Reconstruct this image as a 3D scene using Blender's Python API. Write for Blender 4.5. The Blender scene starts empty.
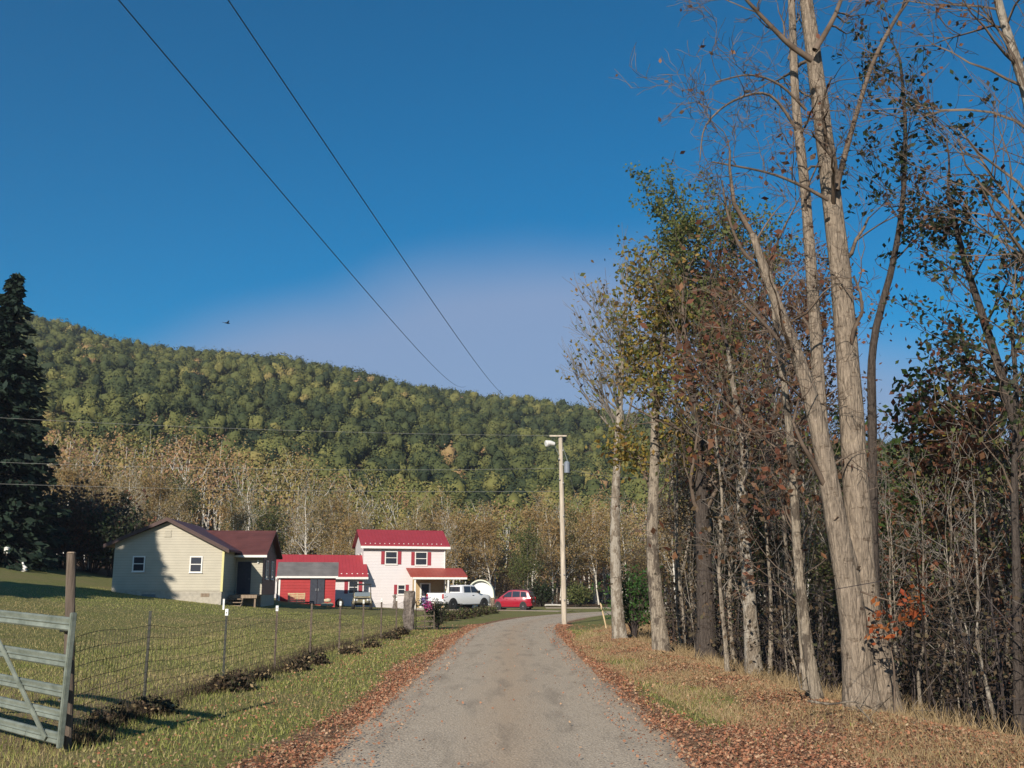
import bpy, bmesh, math, random
import numpy as np
from mathutils import Vector, Matrix

R = math.radians
rng = np.random.default_rng(7)
random.seed(7)
scene = bpy.context.scene
COL = scene.collection

# ------------------------------------------------------------------ camera
F = 1000.0
HZ = 590.0
PITCH = math.atan((HZ - 384) / F)
CAMZ = 1.6
cam_d = bpy.data.cameras.new('camera')
cam_d.sensor_width = 36.0
cam_d.lens = 36.0 * F / 1024.0
cam_d.clip_start = 0.1
cam_d.clip_end = 6000
cam = bpy.data.objects.new('camera', cam_d)
cam.location = (0, 0, CAMZ)
cam.rotation_euler = (R(90) + PITCH, 0, 0)
COL.objects.link(cam)
scene.camera = cam

def P(px, py, d):
    """world point seen at pixel (px,py) at forward distance d"""
    cp, sp = math.cos(PITCH), math.sin(PITCH)
    v = 384 - py
    y = F * cp - v * sp
    z = F * sp + v * cp
    k = d / y
    return np.array([(px - 512) * k, d, CAMZ + z * k])

def WX(px, d):
    return (px - 512) * d / 1021.0

def sm(a, b, x):
    t = np.clip((np.asarray(x, float) - a) / (b - a), 0, 1)
    return t * t * (3 - 2 * t)

# ------------------------------------------------------------------ terrain
YC = [-60, 36, 42, 48, 54, 60, 66, 72, 78, 84, 90, 400]
XC = [-.05, -.05, .1, .5, 1.2, 2.3, 3.9, 6.2, 9.5, 14.5, 24, 24]
def xc(y): return np.interp(y, YC, XC)
YCR = [-50, 6, 10.5, 13, 18, 24, 31, 40, 50, 60, 400]
XCR = [6.4, 6.2, 5.5, 4.9, 4.5, 4.25, 4.2, 5.2, 7.5, 11, 30]
def crest(y): return np.interp(y, YCR, XCR)
def T(x, y):
    x = np.asarray(x, float); y = np.asarray(y, float)
    g = np.interp(-x, [9, 14, 18, 22, 28, 36, 50, 90], [0, .28, .75, 1.2, 2.05, 3.35, 5.0, 8.0])
    z = g * sm(8, 55, y)
    cr = crest(y)
    on = 1 - sm(44, 62, y)
    z = z - 2.3 * sm(0.0, 5.5, x - cr) * on
    z = z + 0.16 * np.exp(-((x - cr + .9) / .7) ** 2) * on
    # swell of the left verge towards the fence
    z = z - 0.05 * np.exp(-((x + 5.0) / .5) ** 2) * (1 - sm(40, 46, y))
    rid = np.interp(x, [-900, -330, -231, -150, -54, 42, 234, 600, 1200], [112, 124, 113, 101, 87, 71, 54, 56, 60])
    t = np.clip((y - 128) / (480 - 128), 0, 1)
    t = .5 * t + .5 * t * t * (3 - 2 * t)
    h = rid * t * (1 - .6 * sm(480, 1000, y))
    h = h + (3.5 * np.sin(x * .021 + 1) * np.sin(y * .017) + 2.0 * np.sin(x * .05 + y * .03)) * sm(150, 260, y) * (1 - sm(900, 1500, y))
    return z + h
def Tz(x, y): return float(T(x, y))

# ------------------------------------------------------------------ materials
def lin(c):
    return tuple(((v / 255) / 12.92 if v / 255 <= .04045 else ((v / 255 + .055) / 1.055) ** 2.4) for v in c)

def new_mat(name):
    m = bpy.data.materials.new(name); m.use_nodes = True
    nt = m.node_tree; nt.nodes.clear()
    out = nt.nodes.new('ShaderNodeOutputMaterial')
    return m, nt, out
def N(nt, t, **kw):
    n = nt.nodes.new(t)
    for k, v in kw.items():
        if k.startswith('i_'):
            key = k[2:]
            key = int(key) if key.isdigit() else key.replace('_', ' ')
            n.inputs[key].default_value = v
        else: setattr(n, k, v)
    return n
def ramp(nt, stops, interp='LINEAR'):
    r = nt.nodes.new('ShaderNodeValToRGB'); r.color_ramp.interpolation = interp
    e = r.color_ramp.elements
    while len(e) < len(stops): e.new(.5)
    for i, (p, c) in enumerate(stops):
        e[i].position = p; e[i].color = (*c[:3], 1)
    return r
def L(nt, a, b): nt.links.new(a, b)

def simple(name, c1, c2=None, rough=.7, scale=6, stretch=(1, 1, 1), bump=.0, metal=0, spec=.3, detail=6, coat=0):
    """noise-mottled principled material"""
    m, nt, out = new_mat(name)
    b = N(nt, 'ShaderNodeBsdfPrincipled'); b.inputs['Roughness'].default_value = rough
    b.inputs['Metallic'].default_value = metal; b.inputs['Specular IOR Level'].default_value = spec
    b.inputs['Coat Weight'].default_value = coat
    tc = N(nt, 'ShaderNodeTexCoord'); mp = N(nt, 'ShaderNodeMapping'); mp.inputs['Scale'].default_value = stretch
    L(nt, tc.outputs['Object'], mp.inputs[0])
    no = N(nt, 'ShaderNodeTexNoise', i_Scale=scale, i_Detail=detail, i_Roughness=.65); L(nt, mp.outputs[0], no.inputs['Vector'])
    rp = ramp(nt, [(.32, c1), (.68, c2 or c1)]); L(nt, no.outputs[0], rp.inputs[0]); L(nt, rp.outputs[0], b.inputs['Base Color'])
    if bump:
        bp = N(nt, 'ShaderNodeBump', i_Strength=bump, i_Distance=.02); L(nt, no.outputs[0], bp.inputs['Height']); L(nt, bp.outputs[0], b.inputs['Normal'])
    L(nt, b.outputs[0], out.inputs[0])
    return m

def leafmat(name, cols, trans=.35, rough=.6):
    m, nt, out = new_mat(name)
    g = N(nt, 'ShaderNodeNewGeometry')
    n = len(cols)
    rp = ramp(nt, [((i) / max(1, n - 1), c) for i, c in enumerate(cols)]); L(nt, g.outputs['Random Per Island'], rp.inputs[0])
    d = N(nt, 'ShaderNodeBsdfPrincipled'); d.inputs['Roughness'].default_value = rough; d.inputs['Specular IOR Level'].default_value = .25
    L(nt, rp.outputs[0], d.inputs['Base Color'])
    t = N(nt, 'ShaderNodeBsdfTranslucent'); L(nt, rp.outputs[0], t.inputs[0])
    mx = N(nt, 'ShaderNodeMixShader', i_0=trans); L(nt, d.outputs[0], mx.inputs[1]); L(nt, t.outputs[0], mx.inputs[2])
    L(nt, mx.outputs[0], out.inputs[0])
    return m

def barkmat(name, c1, c2, c3=None, patch=0.0, scale=9):
    m, nt, out = new_mat(name)
    tc = N(nt, 'ShaderNodeTexCoord'); mp = N(nt, 'ShaderNodeMapping'); mp.inputs['Scale'].default_value = (1, 1, .20)
    L(nt, tc.outputs['Object'], mp.inputs[0])
    no = N(nt, 'ShaderNodeTexNoise', i_Scale=scale * 3.4, i_Detail=8, i_Roughness=.75, i_Distortion=.6); L(nt, mp.outputs[0], no.inputs['Vector'])
    rp = ramp(nt, [(.3, c1), (.62, c2)]); L(nt, no.outputs[0], rp.inputs[0])
    vo = N(nt, 'ShaderNodeTexVoronoi', i_Scale=scale * 1.6, feature='DISTANCE_TO_EDGE')
    L(nt, mp.outputs[0], vo.inputs['Vector'])
    cr = ramp(nt, [(0.0, (.45, .45, .45)), (.12, (1, 1, 1))]); L(nt, vo.outputs[0], cr.inputs[0])
    mu = N(nt, 'ShaderNodeMix', data_type='RGBA', blend_type='MULTIPLY', i_0=.30); L(nt, rp.outputs[0], mu.inputs[6]); L(nt, cr.outputs[0], mu.inputs[7])
    col = mu.outputs[2]
    mpd = N(nt, 'ShaderNodeMapping'); mpd.inputs['Scale'].default_value = (1, 1, 2.6); L(nt, tc.outputs['Object'], mpd.inputs[0])
    nd = N(nt, 'ShaderNodeTexNoise', i_Scale=5.5, i_Detail=4, i_Roughness=.7); L(nt, mpd.outputs[0], nd.inputs['Vector'])
    rd = ramp(nt, [(.33, (.42, .38, .35)), (.43, (1, 1, 1)), (.62, (1, 1, 1)), (.70, (1.15, 1.15, 1.1))]); L(nt, nd.outputs[0], rd.inputs[0])
    md = N(nt, 'ShaderNodeMix', data_type='RGBA', blend_type='MULTIPLY', i_0=.8); L(nt, col, md.inputs[6]); L(nt, rd.outputs[0], md.inputs[7]); col = md.outputs[2]
    if c3:
        n2 = N(nt, 'ShaderNodeTexNoise', i_Scale=2.3, i_Detail=5, i_Roughness=.7)
        mp2 = N(nt, 'ShaderNodeMapping'); mp2.inputs['Scale'].default_value = (2.2, 2.2, 1); L(nt, tc.outputs['Object'], mp2.inputs[0]); L(nt, mp2.outputs[0], n2.inputs['Vector'])
        r2 = ramp(nt, [(.5 - patch * .5, (0, 0, 0)), (.56 - patch * .5, (1, 1, 1))]); L(nt, n2.outputs[0], r2.inputs[0])
        mx = N(nt, 'ShaderNodeMix', data_type='RGBA', i_7=(*c3, 1)); L(nt, r2.outputs[0], mx.inputs[0]); L(nt, col, mx.inputs[6]); col = mx.outputs[2]
    b = N(nt, 'ShaderNodeBsdfPrincipled'); b.inputs['Roughness'].default_value = .9; b.inputs['Specular IOR Level'].default_value = .1
    L(nt, col, b.inputs['Base Color'])
    ad = N(nt, 'ShaderNodeMath', operation='MULTIPLY'); L(nt, no.outputs[0], ad.inputs[0]); L(nt, cr.outputs[0], ad.inputs[1])
    bp = N(nt, 'ShaderNodeBump', i_Strength=1.0, i_Distance=.035); L(nt, ad.outputs[0], bp.inputs['Height']); L(nt, bp.outputs[0], b.inputs['Normal'])
    L(nt, b.outputs[0], out.inputs[0])
    return m

M = {}
M['bark_tan'] = barkmat('bark_tan', (.07, .055, .042), (.37, .30, .225), scale=8)
M['bark_grey'] = barkmat('bark_grey', (.10, .08, .06), (.30, .25, .19), (.36, .32, .26), .05, 10)
M['bark_pale'] = barkmat('bark_pale', (.13, .105, .08), (.40, .34, .26), (.11, .09, .07), -.02, 10)
M['bark_dark'] = barkmat('bark_dark', (.035, .028, .024), (.11, .09, .075), scale=10)
M['bark_white'] = simple('bark_white', (.40, .37, .30), (.74, .70, .62), .85, 3, (1, 1, .4))
M['twig'] = simple('twig', (.07, .05, .035), (.20, .15, .11), .9, 3)
M['twig_grey'] = simple('twig_grey', (.11, .095, .08), (.26, .23, .19), .9, 3)
M['twig_dark'] = simple('twig_dark', (.035, .027, .025), (.10, .08, .07), .9, 3)
M['leaf_russet'] = leafmat('leaf_russet', [(.13, .05, .03), (.22, .085, .045), (.09, .045, .03), (.28, .14, .07), (.08, .06, .04)])
M['leaf_brown'] = leafmat('leaf_brown', [(.07, .045, .025), (.13, .08, .04), (.05, .045, .025), (.16, .11, .06), (.06, .05, .03)])
M['leaf_olive'] = leafmat('leaf_olive', [(.07, .10, .03), (.12, .15, .04), (.17, .18, .06), (.06, .08, .03), (.21, .18, .07)])
M['leaf_green'] = leafmat('leaf_green', [(.03, .06, .018), (.06, .10, .025), (.04, .075, .02), (.09, .12, .03)])
M['leaf_darkgreen'] = leafmat('leaf_darkgreen', [(.02, .035, .014), (.035, .055, .02), (.03, .03, .02), (.05, .06, .025)], .3)
M['leaf_yellow'] = leafmat('leaf_yellow', [(.22, .19, .04), (.34, .26, .05), (.14, .15, .04), (.40, .27, .07), (.25, .13, .04)], .45)
M['leaf_tan'] = leafmat('leaf_tan', [(.28, .23, .09), (.40, .30, .12), (.22, .20, .08), (.42, .28, .13), (.34, .25, .12)], .45)
M['leaf_orange'] = leafmat('leaf_orange', [(.38, .23, .09), (.44, .30, .12), (.30, .20, .09), (.34, .26, .10)], .45)
M['leaf_red'] = leafmat('leaf_red', [(.35, .07, .03), (.45, .14, .04), (.25, .06, .03), (.5, .2, .06)], .45)
M['needle'] = leafmat('needle', [(.008, .018, .012), (.014, .030, .018), (.022, .04, .022), (.012, .024, .014)], .15, .7)
M['litter'] = leafmat('litter', [(.34, .13, .065), (.46, .22, .12), (.20, .09, .055), (.56, .38, .23), (.34, .17, .10), (.42, .16, .085), (.50, .32, .19)], .2, .8)
M['litter_tan'] = leafmat('litter_tan', [(.38, .24, .12), (.30, .15, .07), (.46, .32, .18), (.25, .13, .07), (.52, .40, .24)], .2, .8)
M['grass'] = leafmat('grass', [(.13, .18, .035), (.23, .27, .055), (.34, .34, .09), (.48, .42, .18), (.21, .24, .06)], .3, .6)
M['lawn'] = leafmat('lawn', [(.13, .15, .04), (.24, .22, .08), (.42, .34, .16), (.10, .13, .035), (.32, .27, .12)], .3, .6)
M['lawn_dry'] = leafmat('lawn_dry', [(.40, .31, .15), (.30, .24, .10), (.50, .40, .20), (.24, .21, .08)], .3, .6)
M['drygrass'] = leafmat('drygrass', [(.34, .25, .13), (.46, .34, .18), (.28, .19, .09), (.52, .40, .24)], .3, .7)
M['weed'] = leafmat('weed', [(.04, .028, .02), (.08, .055, .035), (.03, .03, .018), (.13, .085, .05), (.06, .07, .03)], .2, .8)
M['ivy'] = leafmat('ivy', [(.03, .08, .02), (.06, .13, .03), (.05, .10, .03)], .3, .4)

# ------------------------------------------------------------------ mesh helpers
def tag(o, label=None, cat=None, group=None, kind=None):
    if label: o['label'] = label
    if cat: o['category'] = cat
    if group: o['group'] = group
    if kind: o['kind'] = kind
    return o
def link(o, parent=None):
    COL.objects.link(o)
    if parent: o.parent = parent
    return o
def empty(name, loc=(0, 0, 0), rz=0):
    o = bpy.data.objects.new(name, None); o.location = loc; o.rotation_euler = (0, 0, rz); o.empty_display_size = .3
    return link(o)
def np_mesh(name, verts, faces, mat, parent=None, smooth=False, mats=None, mat_idx=None, attrs=None):
    """verts Nx3, faces MxK (uniform K)"""
    verts = np.asarray(verts, np.float32); faces = np.asarray(faces, np.int32)
    me = bpy.data.meshes.new(name)
    n, (m, k) = len(verts), faces.shape
    me.vertices.add(n); me.vertices.foreach_set('co', verts.ravel())
    me.loops.add(m * k); me.loops.foreach_set('vertex_index', faces.ravel())
    me.polygons.add(m)
    me.polygons.foreach_set('loop_start', np.arange(0, m * k, k, dtype=np.int32))
    me.polygons.foreach_set('loop_total', np.full(m, k, np.int32))
    if smooth: me.polygons.foreach_set('use_smooth', np.ones(m, bool))
    for mm in (mats or [mat]): me.materials.append(mm)
    if mat_idx is not None: me.polygons.foreach_set('material_index', np.asarray(mat_idx, np.int32))
    for an, av in (attrs or {}).items():
        a = me.attributes.new(an, 'FLOAT', 'POINT'); a.data.foreach_set('value', np.asarray(av, np.float32).ravel())
    me.update(calc_edges=True)
    o = bpy.data.objects.new(name, me)
    return link(o, parent)

class Tubes:
    def __init__(s): s.v = []; s.f = []; s.n = 0
    def add(s, pts, rad, sides=5, wob=0.0):
        pts = np.asarray(pts, float); m = len(pts)
        rad = np.asarray(rad, float) * np.ones(m)
        t = np.gradient(pts, axis=0); t /= (np.linalg.norm(t, axis=1)[:, None] + 1e-9)
        ref = np.array([1., 0, 0]) if abs(t[:, 0]).max() < .85 else (np.array([0, 0, 1.]) if abs(t[:, 2]).max() < .85 else np.array([.2, 1, .1]))
        u = np.cross(t, ref); u /= (np.linalg.norm(u, axis=1)[:, None] + 1e-9); w = np.cross(t, u)
        a = np.arange(sides) * 2 * math.pi / sides
        rr = rad[:, None] * np.ones(sides)
        if wob: rr = rr * (1 + wob * (rng.random((m, sides)) - .5) + wob * .8 * np.sin(3 * a + 1)[None, :])
        ring = pts[:, None, :] + rr[:, :, None] * (np.cos(a)[None, :, None] * u[:, None, :] + np.sin(a)[None, :, None] * w[:, None, :])
        s.v.append(ring.reshape(-1, 3))
        i = np.arange(m - 1)[:, None] * sides + np.arange(sides)[None, :]
        j = np.arange(m - 1)[:, None] * sides + (np.arange(sides)[None, :] + 1) % sides
        s.f.append(np.stack([i, j, j + sides, i + sides], -1).reshape(-1, 4) + s.n)
        s.n += m * sides
    def build(s, name, mat, parent=None, smooth=True):
        if not s.v: return None
        return np_mesh(name, np.concatenate(s.v), np.concatenate(s.f), mat, parent, smooth)

def leaf_quads(c, size, aspect=1.6, nrm=None, up=None, r=rng):
    """diamond shaped leaves at centres c (Nx3), size N or scalar"""
    n = len(c); size = np.asarray(size) * np.ones(n)
    a = r.normal(size=(n, 3)) if up is None else up
    a /= np.linalg.norm(a, axis=1)[:, None] + 1e-9
    b = r.normal(size=(n, 3)) if nrm is None else nrm
    b = np.cross(a, b); b /= np.linalg.norm(b, axis=1)[:, None] + 1e-9
    A = a * (size * .5 * aspect ** .5)[:, None]; B = b * (size * .5 / aspect ** .5)[:, None]
    v = np.stack([c - A, c + B - A * .1, c + A, c - B - A * .1], 1).reshape(-1, 3)
    return v, np.arange(4 * n).reshape(-1, 4)

def blades(x, y, z, h, w, lean=.35, r=rng):
    n = len(x); a = r.random(n) * 6.283; l = r.random(n) * lean * h
    la = r.random(n) * 6.283
    b = np.stack([x, y, z], 1); dx = np.stack([np.cos(a) * w, np.sin(a) * w, 0 * a], 1)
    tip = b + np.stack([np.cos(la) * l, np.sin(la) * l, h], 1)
    v = np.stack([b - dx, b + dx, tip], 1).reshape(-1, 3)
    return v, np.arange(3 * n).reshape(-1, 3)

class MB:
    """collects primitives in one bmesh"""
    def __init__(s): s.bm = bmesh.new()
    def box(s, x0, x1, y0, y1, z0, z1, rot=None, taper=None):
        vs = [(x0, y0, z0), (x1, y0, z0), (x1, y1, z0), (x0, y1, z0), (x0, y0, z1), (x1, y0, z1), (x1, y1, z1), (x0, y1, z1)]
        if rot is not None: vs = [rot @ Vector(v) for v in vs]
        v = [s.bm.verts.new(p) for p in vs]
        for f in ((3, 2, 1, 0), (4, 5, 6, 7), (0, 1, 5, 4), (1, 2, 6, 5), (2, 3, 7, 6), (3, 0, 4, 7)): s.bm.faces.new([v[i] for i in f])
        return s
    def hexa(s, pts):
        v = [s.bm.verts.new(p) for p in pts]
        for f in ((3, 2, 1, 0), (4, 5, 6, 7), (0, 1, 5, 4), (1, 2, 6, 5), (2, 3, 7, 6), (3, 0, 4, 7)): s.bm.faces.new([v[i] for i in f])
        return s
    def prism(s, poly, a, b, axis='y'):
        """poly in the plane normal to axis, extruded from a to b"""
        def mk(p, t):
            return {'y': (p[0], t, p[1]), 'x': (t, p[0], p[1]), 'z': (p[0], p[1], t)}[axis]
        v0 = [s.bm.verts.new(mk(p, a)) for p in poly]; v1 = [s.bm.verts.new(mk(p, b)) for p in poly]
        n = len(poly)
        s.bm.faces.new(v0[::-1]); s.bm.faces.new(v1)
        for i in range(n): s.bm.faces.new([v0[i], v0[(i + 1) % n], v1[(i + 1) % n], v1[i]])
        return s
    def loft(s, rings):
        """closed rings of equal count"""
        rv = [[s.bm.verts.new(p) for p in r] for r in rings]; n = len(rings[0])
        s.bm.faces.new(rv[0][::-1]); s.bm.faces.new(rv[-1])
        for a, b in zip(rv, rv[1:]):
            for i in range(n): s.bm.faces.new([a[i], a[(i + 1) % n], b[(i + 1) % n], b[i]])
        return s
    def slab(s, pts, th):
        """thin plate from a planar polygon, thickness th along its normal"""
        p = [Vector(q) for q in pts]; nn = (p[1] - p[0]).cross(p[2] - p[1]).normalized() * th
        return s.loft([p, [q + nn for q in p]])
    def cyl(s, p0, p1, r0, r1=None, n=12):
        p0 = Vector(p0); p1 = Vector(p1); r1 = r0 if r1 is None else r1
        t = (p1 - p0).normalized(); u = t.cross(Vector((.3, .2, 1) if abs(t.z) < .9 else (1, 0, 0))).normalized(); w = t.cross(u)
        rr = [[p + (u * math.cos(k * 2 * math.pi / n) + w * math.sin(k * 2 * math.pi / n)) * r for k in range(n)] for p, r in ((p0, r0), (p1, r1))]
        return s.loft(rr)
    def build(s, name, mat, parent=None, bevel=0, smooth=False):
        bmesh.ops.recalc_face_normals(s.bm, faces=s.bm.faces[:])
        if bevel: bmesh.ops.bevel(s.bm, geom=s.bm.edges[:], offset=bevel, segments=2, affect='EDGES', clamp_overlap=True)
        me = bpy.data.meshes.new(name); s.bm.to_mesh(me); s.bm.free()
        me.materials.append(mat)
        if smooth:
            for p in me.polygons: p.use_smooth = True
        return link(bpy.data.objects.new(name, me), parent)

def copy_tree(o, parent=None):
    c = o.copy(); COL.objects.link(c); c.parent = parent
    for ch in o.children: copy_tree(ch, c)
    return c

ORD = ['first', 'second', 'third', 'fourth', 'fifth', 'sixth', 'seventh', 'eighth', 'ninth', 'tenth', 'eleventh', 'twelfth', 'thirteenth', 'fourteenth', 'fifteenth', 'sixteenth', 'seventeenth', 'eighteenth', 'nineteenth', 'twentieth']
TENS = {2: 'twenty', 3: 'thirty', 4: 'forty', 5: 'fifty', 6: 'sixty', 7: 'seventy', 8: 'eighty', 9: 'ninety'}
TENTH = {2: 'twentieth', 3: 'thirtieth', 4: 'fortieth', 5: 'fiftieth', 6: 'sixtieth', 7: 'seventieth', 8: 'eightieth', 9: 'ninetieth'}
def ordn(i):
    if i < 20: return ORD[i]
    n = i + 1
    return TENTH[n // 10] if n % 10 == 0 else TENS[n // 10] + '-' + ORD[n % 10 - 1]

# ------------------------------------------------------------------ world, sun
SUN_AZ, SUN_EL = R(18), R(24)      # light travels to +Y, turned to +X
w = bpy.data.worlds.new('World'); scene.world = w; w.use_nodes = True
nt = w.node_tree; nt.nodes.clear()
out = N(nt, 'ShaderNodeOutputWorld'); bg = N(nt, 'ShaderNodeBackground', i_1=.10)
sky = N(nt, 'ShaderNodeTexSky', sky_type='NISHITA', sun_disc=False, sun_elevation=SUN_EL, sun_rotation=math.pi + SUN_AZ,
        altitude=600, air_density=1.0, dust_density=.3, ozone_density=3.0)
hs = N(nt, 'ShaderNodeHueSaturation', i_Hue=.492, i_Saturation=1.52, i_Value=.80); L(nt, sky.outputs[0], hs.inputs['Color'])
tc = N(nt, 'ShaderNodeTexCoord'); sp = N(nt, 'ShaderNodeSeparateXYZ'); L(nt, tc.outputs['Generated'], sp.inputs[0])
# thin pale violet haze bank low in the sky
no = N(nt, 'ShaderNodeTexNoise', i_Scale=2.2, i_Detail=2, i_Roughness=.5); L(nt, tc.outputs['Generated'], no.inputs['Vector'])
m1 = N(nt, 'ShaderNodeMath', operation='MULTIPLY_ADD', i_1=.20, i_2=-.10); L(nt, no.outputs[0], m1.inputs[0])
m2 = N(nt, 'ShaderNodeMath', operation='ADD'); L(nt, sp.outputs[2], m2.inputs[0]); L(nt, m1.outputs[0], m2.inputs[1])
m3 = N(nt, 'ShaderNodeMath', operation='MULTIPLY')
m3a = N(nt, 'ShaderNodeMath', operation='SUBTRACT', i_1=.02); L(nt, sp.outputs[0], m3a.inputs[0]); L(nt, m3a.outputs[0], m3.inputs[0]); L(nt, m3a.outputs[0], m3.inputs[1])
m4 = N(nt, 'ShaderNodeMath', operation='MULTIPLY_ADD', i_1=.70); L(nt, m3.outputs[0], m4.inputs[0]); L(nt, m2.outputs[0], m4.inputs[2])
mr = N(nt, 'ShaderNodeMapRange', interpolation_type='SMOOTHSTEP', i_1=.26, i_2=.36, i_3=.78, i_4=0.0); L(nt, m4.outputs[0], mr.inputs[0])
mx = N(nt, 'ShaderNodeMix', data_type='RGBA', i_7=(2.35, 3.0, 4.5, 1)); L(nt, mr.outputs[0], mx.inputs[0]); L(nt, hs.outputs[0], mx.inputs[6])
L(nt, mx.outputs[2], bg.inputs[0]); L(nt, bg.outputs[0], out.inputs[0])

sl = bpy.data.lights.new('sun', 'SUN'); sl.energy = 5.0; sl.angle = R(.5); sl.color = (1, .91, .80)
so = bpy.data.objects.new('sun', sl); link(so)
dv = Vector((math.sin(SUN_AZ) * math.cos(SUN_EL), math.cos(SUN_AZ) * math.cos(SUN_EL), -math.sin(SUN_EL)))
so.rotation_euler = dv.to_track_quat('-Z', 'Y').to_euler()
so.location = (-20, -40, 30)

vs = scene.view_settings; vs.view_transform = 'Standard'; vs.look = 'None'; vs.gamma = 1; vs.use_curve_mapping = False; vs.exposure = 0.33
scene.cycles.max_bounces = 5; scene.cycles.diffuse_bounces = 2; scene.cycles.transmission_bounces = 3; scene.cycles.transparent_max_bounces = 4

# ------------------------------------------------------------------ ground
def axis(parts):
    a = []
    for (s, e, st) in parts: a += list(np.arange(s, e, st))
    return np.array(a + [parts[-1][1]])
gx = axis([(-1400, -1000, 100), (-1000, -120, 22), (-120, -30, 3), (-30, -9, .8), (-9, 10, .22), (10, 40, 1.2), (40, 120, 4), (120, 1000, 22), (1000, 1400, 100)])
gy = axis([(-300, -20, 20), (-20, 4, 1.5), (4, 30, .25), (30, 62, .5), (62, 140, 1.5), (140, 520, 9), (520, 1000, 30), (1000, 1500, 100)])
X, Y = np.meshgrid(gx, gy); Z = T(X, Y)
lat = X - xc(Y)
bumpy = (rng.random(X.shape) - .5) * .03 * (np.abs(lat) > 2.2) * (Y < 62) * (X > -9) * (X < 10)
Z = Z + bumpy
ny, nx = X.shape
idx = np.arange(nx * ny).reshape(ny, nx)
fc = np.stack([idx[:-1, :-1], idx[:-1, 1:], idx[1:, 1:], idx[1:, :-1]], -1).reshape(-1, 4)
def band(v, a, b, s): return sm(a - s, a + s, v) * (1 - sm(b - s, b + s, v))
def litter_mask(x, y):
    s = x - xc(y); cr = crest(y)
    near = 1 - sm(9.5, 13.5, y)
    l = band(s, -2.35 + .15 * np.sin(y * .5), -1.6, .28)
    r = band(s, 1.4, 2.2 + .3 * near + .12 * np.sin(y * .7), .28)
    g = cr - 1.75 + .3 * np.sin(y * .9) - near * 3.0
    r2 = sm(-.3, .3, x - g) * (y < 60)
    return np.clip(l * (y < 75) + r * (y < 60) + r2, 0, 1)
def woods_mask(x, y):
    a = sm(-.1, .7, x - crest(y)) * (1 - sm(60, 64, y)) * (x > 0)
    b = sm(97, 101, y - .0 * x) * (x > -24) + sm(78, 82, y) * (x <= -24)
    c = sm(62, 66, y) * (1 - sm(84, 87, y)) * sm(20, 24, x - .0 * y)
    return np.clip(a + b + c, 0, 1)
dry = band(X, -9.5, -5.1, .5) * band(Y, 9, 19, 2) * .8 + band(X, -5.7, -4.5, .25) * (Y < 44) * .7
ground, gnt, gout = new_mat('ground_cover')
def attr(nt, n): return N(nt, 'ShaderNodeAttribute', attribute_name=n).outputs['Fac']
tc = N(gnt, 'ShaderNodeTexCoord')
nA = N(gnt, 'ShaderNodeTexNoise', i_Scale=.35, i_Detail=4, i_Roughness=.6); L(gnt, tc.outputs['Object'], nA.inputs['Vector'])
nB = N(gnt, 'ShaderNodeTexNoise', i_Scale=14, i_Detail=6, i_Roughness=.75); L(gnt, tc.outputs['Object'], nB.inputs['Vector'])
nC = N(gnt, 'ShaderNodeTexNoise', i_Scale=2.2, i_Detail=6, i_Roughness=.7); L(gnt, tc.outputs['Object'], nC.inputs['Vector'])
gr1 = ramp(gnt, [(.28, (.08, .10, .025)), (.5, (.18, .19, .055)), (.72, (.38, .32, .13))]); L(gnt, nB.outputs[0], gr1.inputs[0])
gr2 = ramp(gnt, [(.42, (0, 0, 0)), (.62, (1, 1, 1))])
sm1 = N(gnt, 'ShaderNodeMath', operation='MULTIPLY_ADD', i_1=.5, i_2=.0); L(gnt, nA.outputs[0], sm1.inputs[0])
sm2 = N(gnt, 'ShaderNodeMath', operation='MULTIPLY_ADD', i_1=.5); L(gnt, nC.outputs[0], sm2.inputs[0]); L(gnt, sm1.outputs[0], sm2.inputs[2]); L(gnt, sm2.outputs[0], gr2.inputs[0])
dr = N(gnt, 'ShaderNodeMath', operation='MULTIPLY', i_1=.6); L(gnt, gr2.outputs[0], dr.inputs[0])
dr2 = N(gnt, 'ShaderNodeMath', operation='ADD', use_clamp=True); L(gnt, dr.outputs[0], dr2.inputs[0]); L(gnt, attr(gnt, 'dry'), dr2.inputs[1])
mxa = N(gnt, 'ShaderNodeMix', data_type='RGBA'); rb = ramp(gnt, [(.3, (.16, .12, .06)), (.7, (.38, .28, .15))]); L(gnt, nB.outputs[0], rb.inputs[0])
L(gnt, dr2.outputs[0], mxa.inputs[0]); L(gnt, gr1.outputs[0], mxa.inputs[6]); L(gnt, rb.outputs[0], mxa.inputs[7])
# leaf litter
nL = N(gnt, 'ShaderNodeTexVoronoi', i_Scale=24); L(gnt, tc.outputs['Object'], nL.inputs['Vector'])
sL = N(gnt, 'ShaderNodeSeparateColor'); L(gnt, nL.outputs['Color'], sL.inputs[0])
rl = ramp(gnt, [(.0, (.13, .065, .04)), (.3, (.26, .13, .075)), (.55, (.19, .115, .07)), (.8, (.36, .23, .13)), (1, (.42, .30, .19))]); L(gnt, sL.outputs[0], rl.inputs[0])
la = N(gnt, 'ShaderNodeMath', operation='MULTIPLY_ADD', i_1=1.0); L(gnt, nC.outputs[0], la.inputs[0]); L(gnt, attr(gnt, 'litter'), la.inputs[2])
lb = N(gnt, 'ShaderNodeMapRange', i_1=.86, i_2=1.12); L(gnt, la.outputs[0], lb.inputs[0])
mxb = N(gnt, 'ShaderNodeMix', data_type='RGBA'); L(gnt, lb.outputs[0], mxb.inputs[0]); L(gnt, mxa.outputs[2], mxb.inputs[6]); L(gnt, rl.outputs[0], mxb.inputs[7])
rw = ramp(gnt, [(.3, (.04, .028, .02)), (.7, (.15, .095, .055))]); L(gnt, nB.outputs[0], rw.inputs[0])
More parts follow.
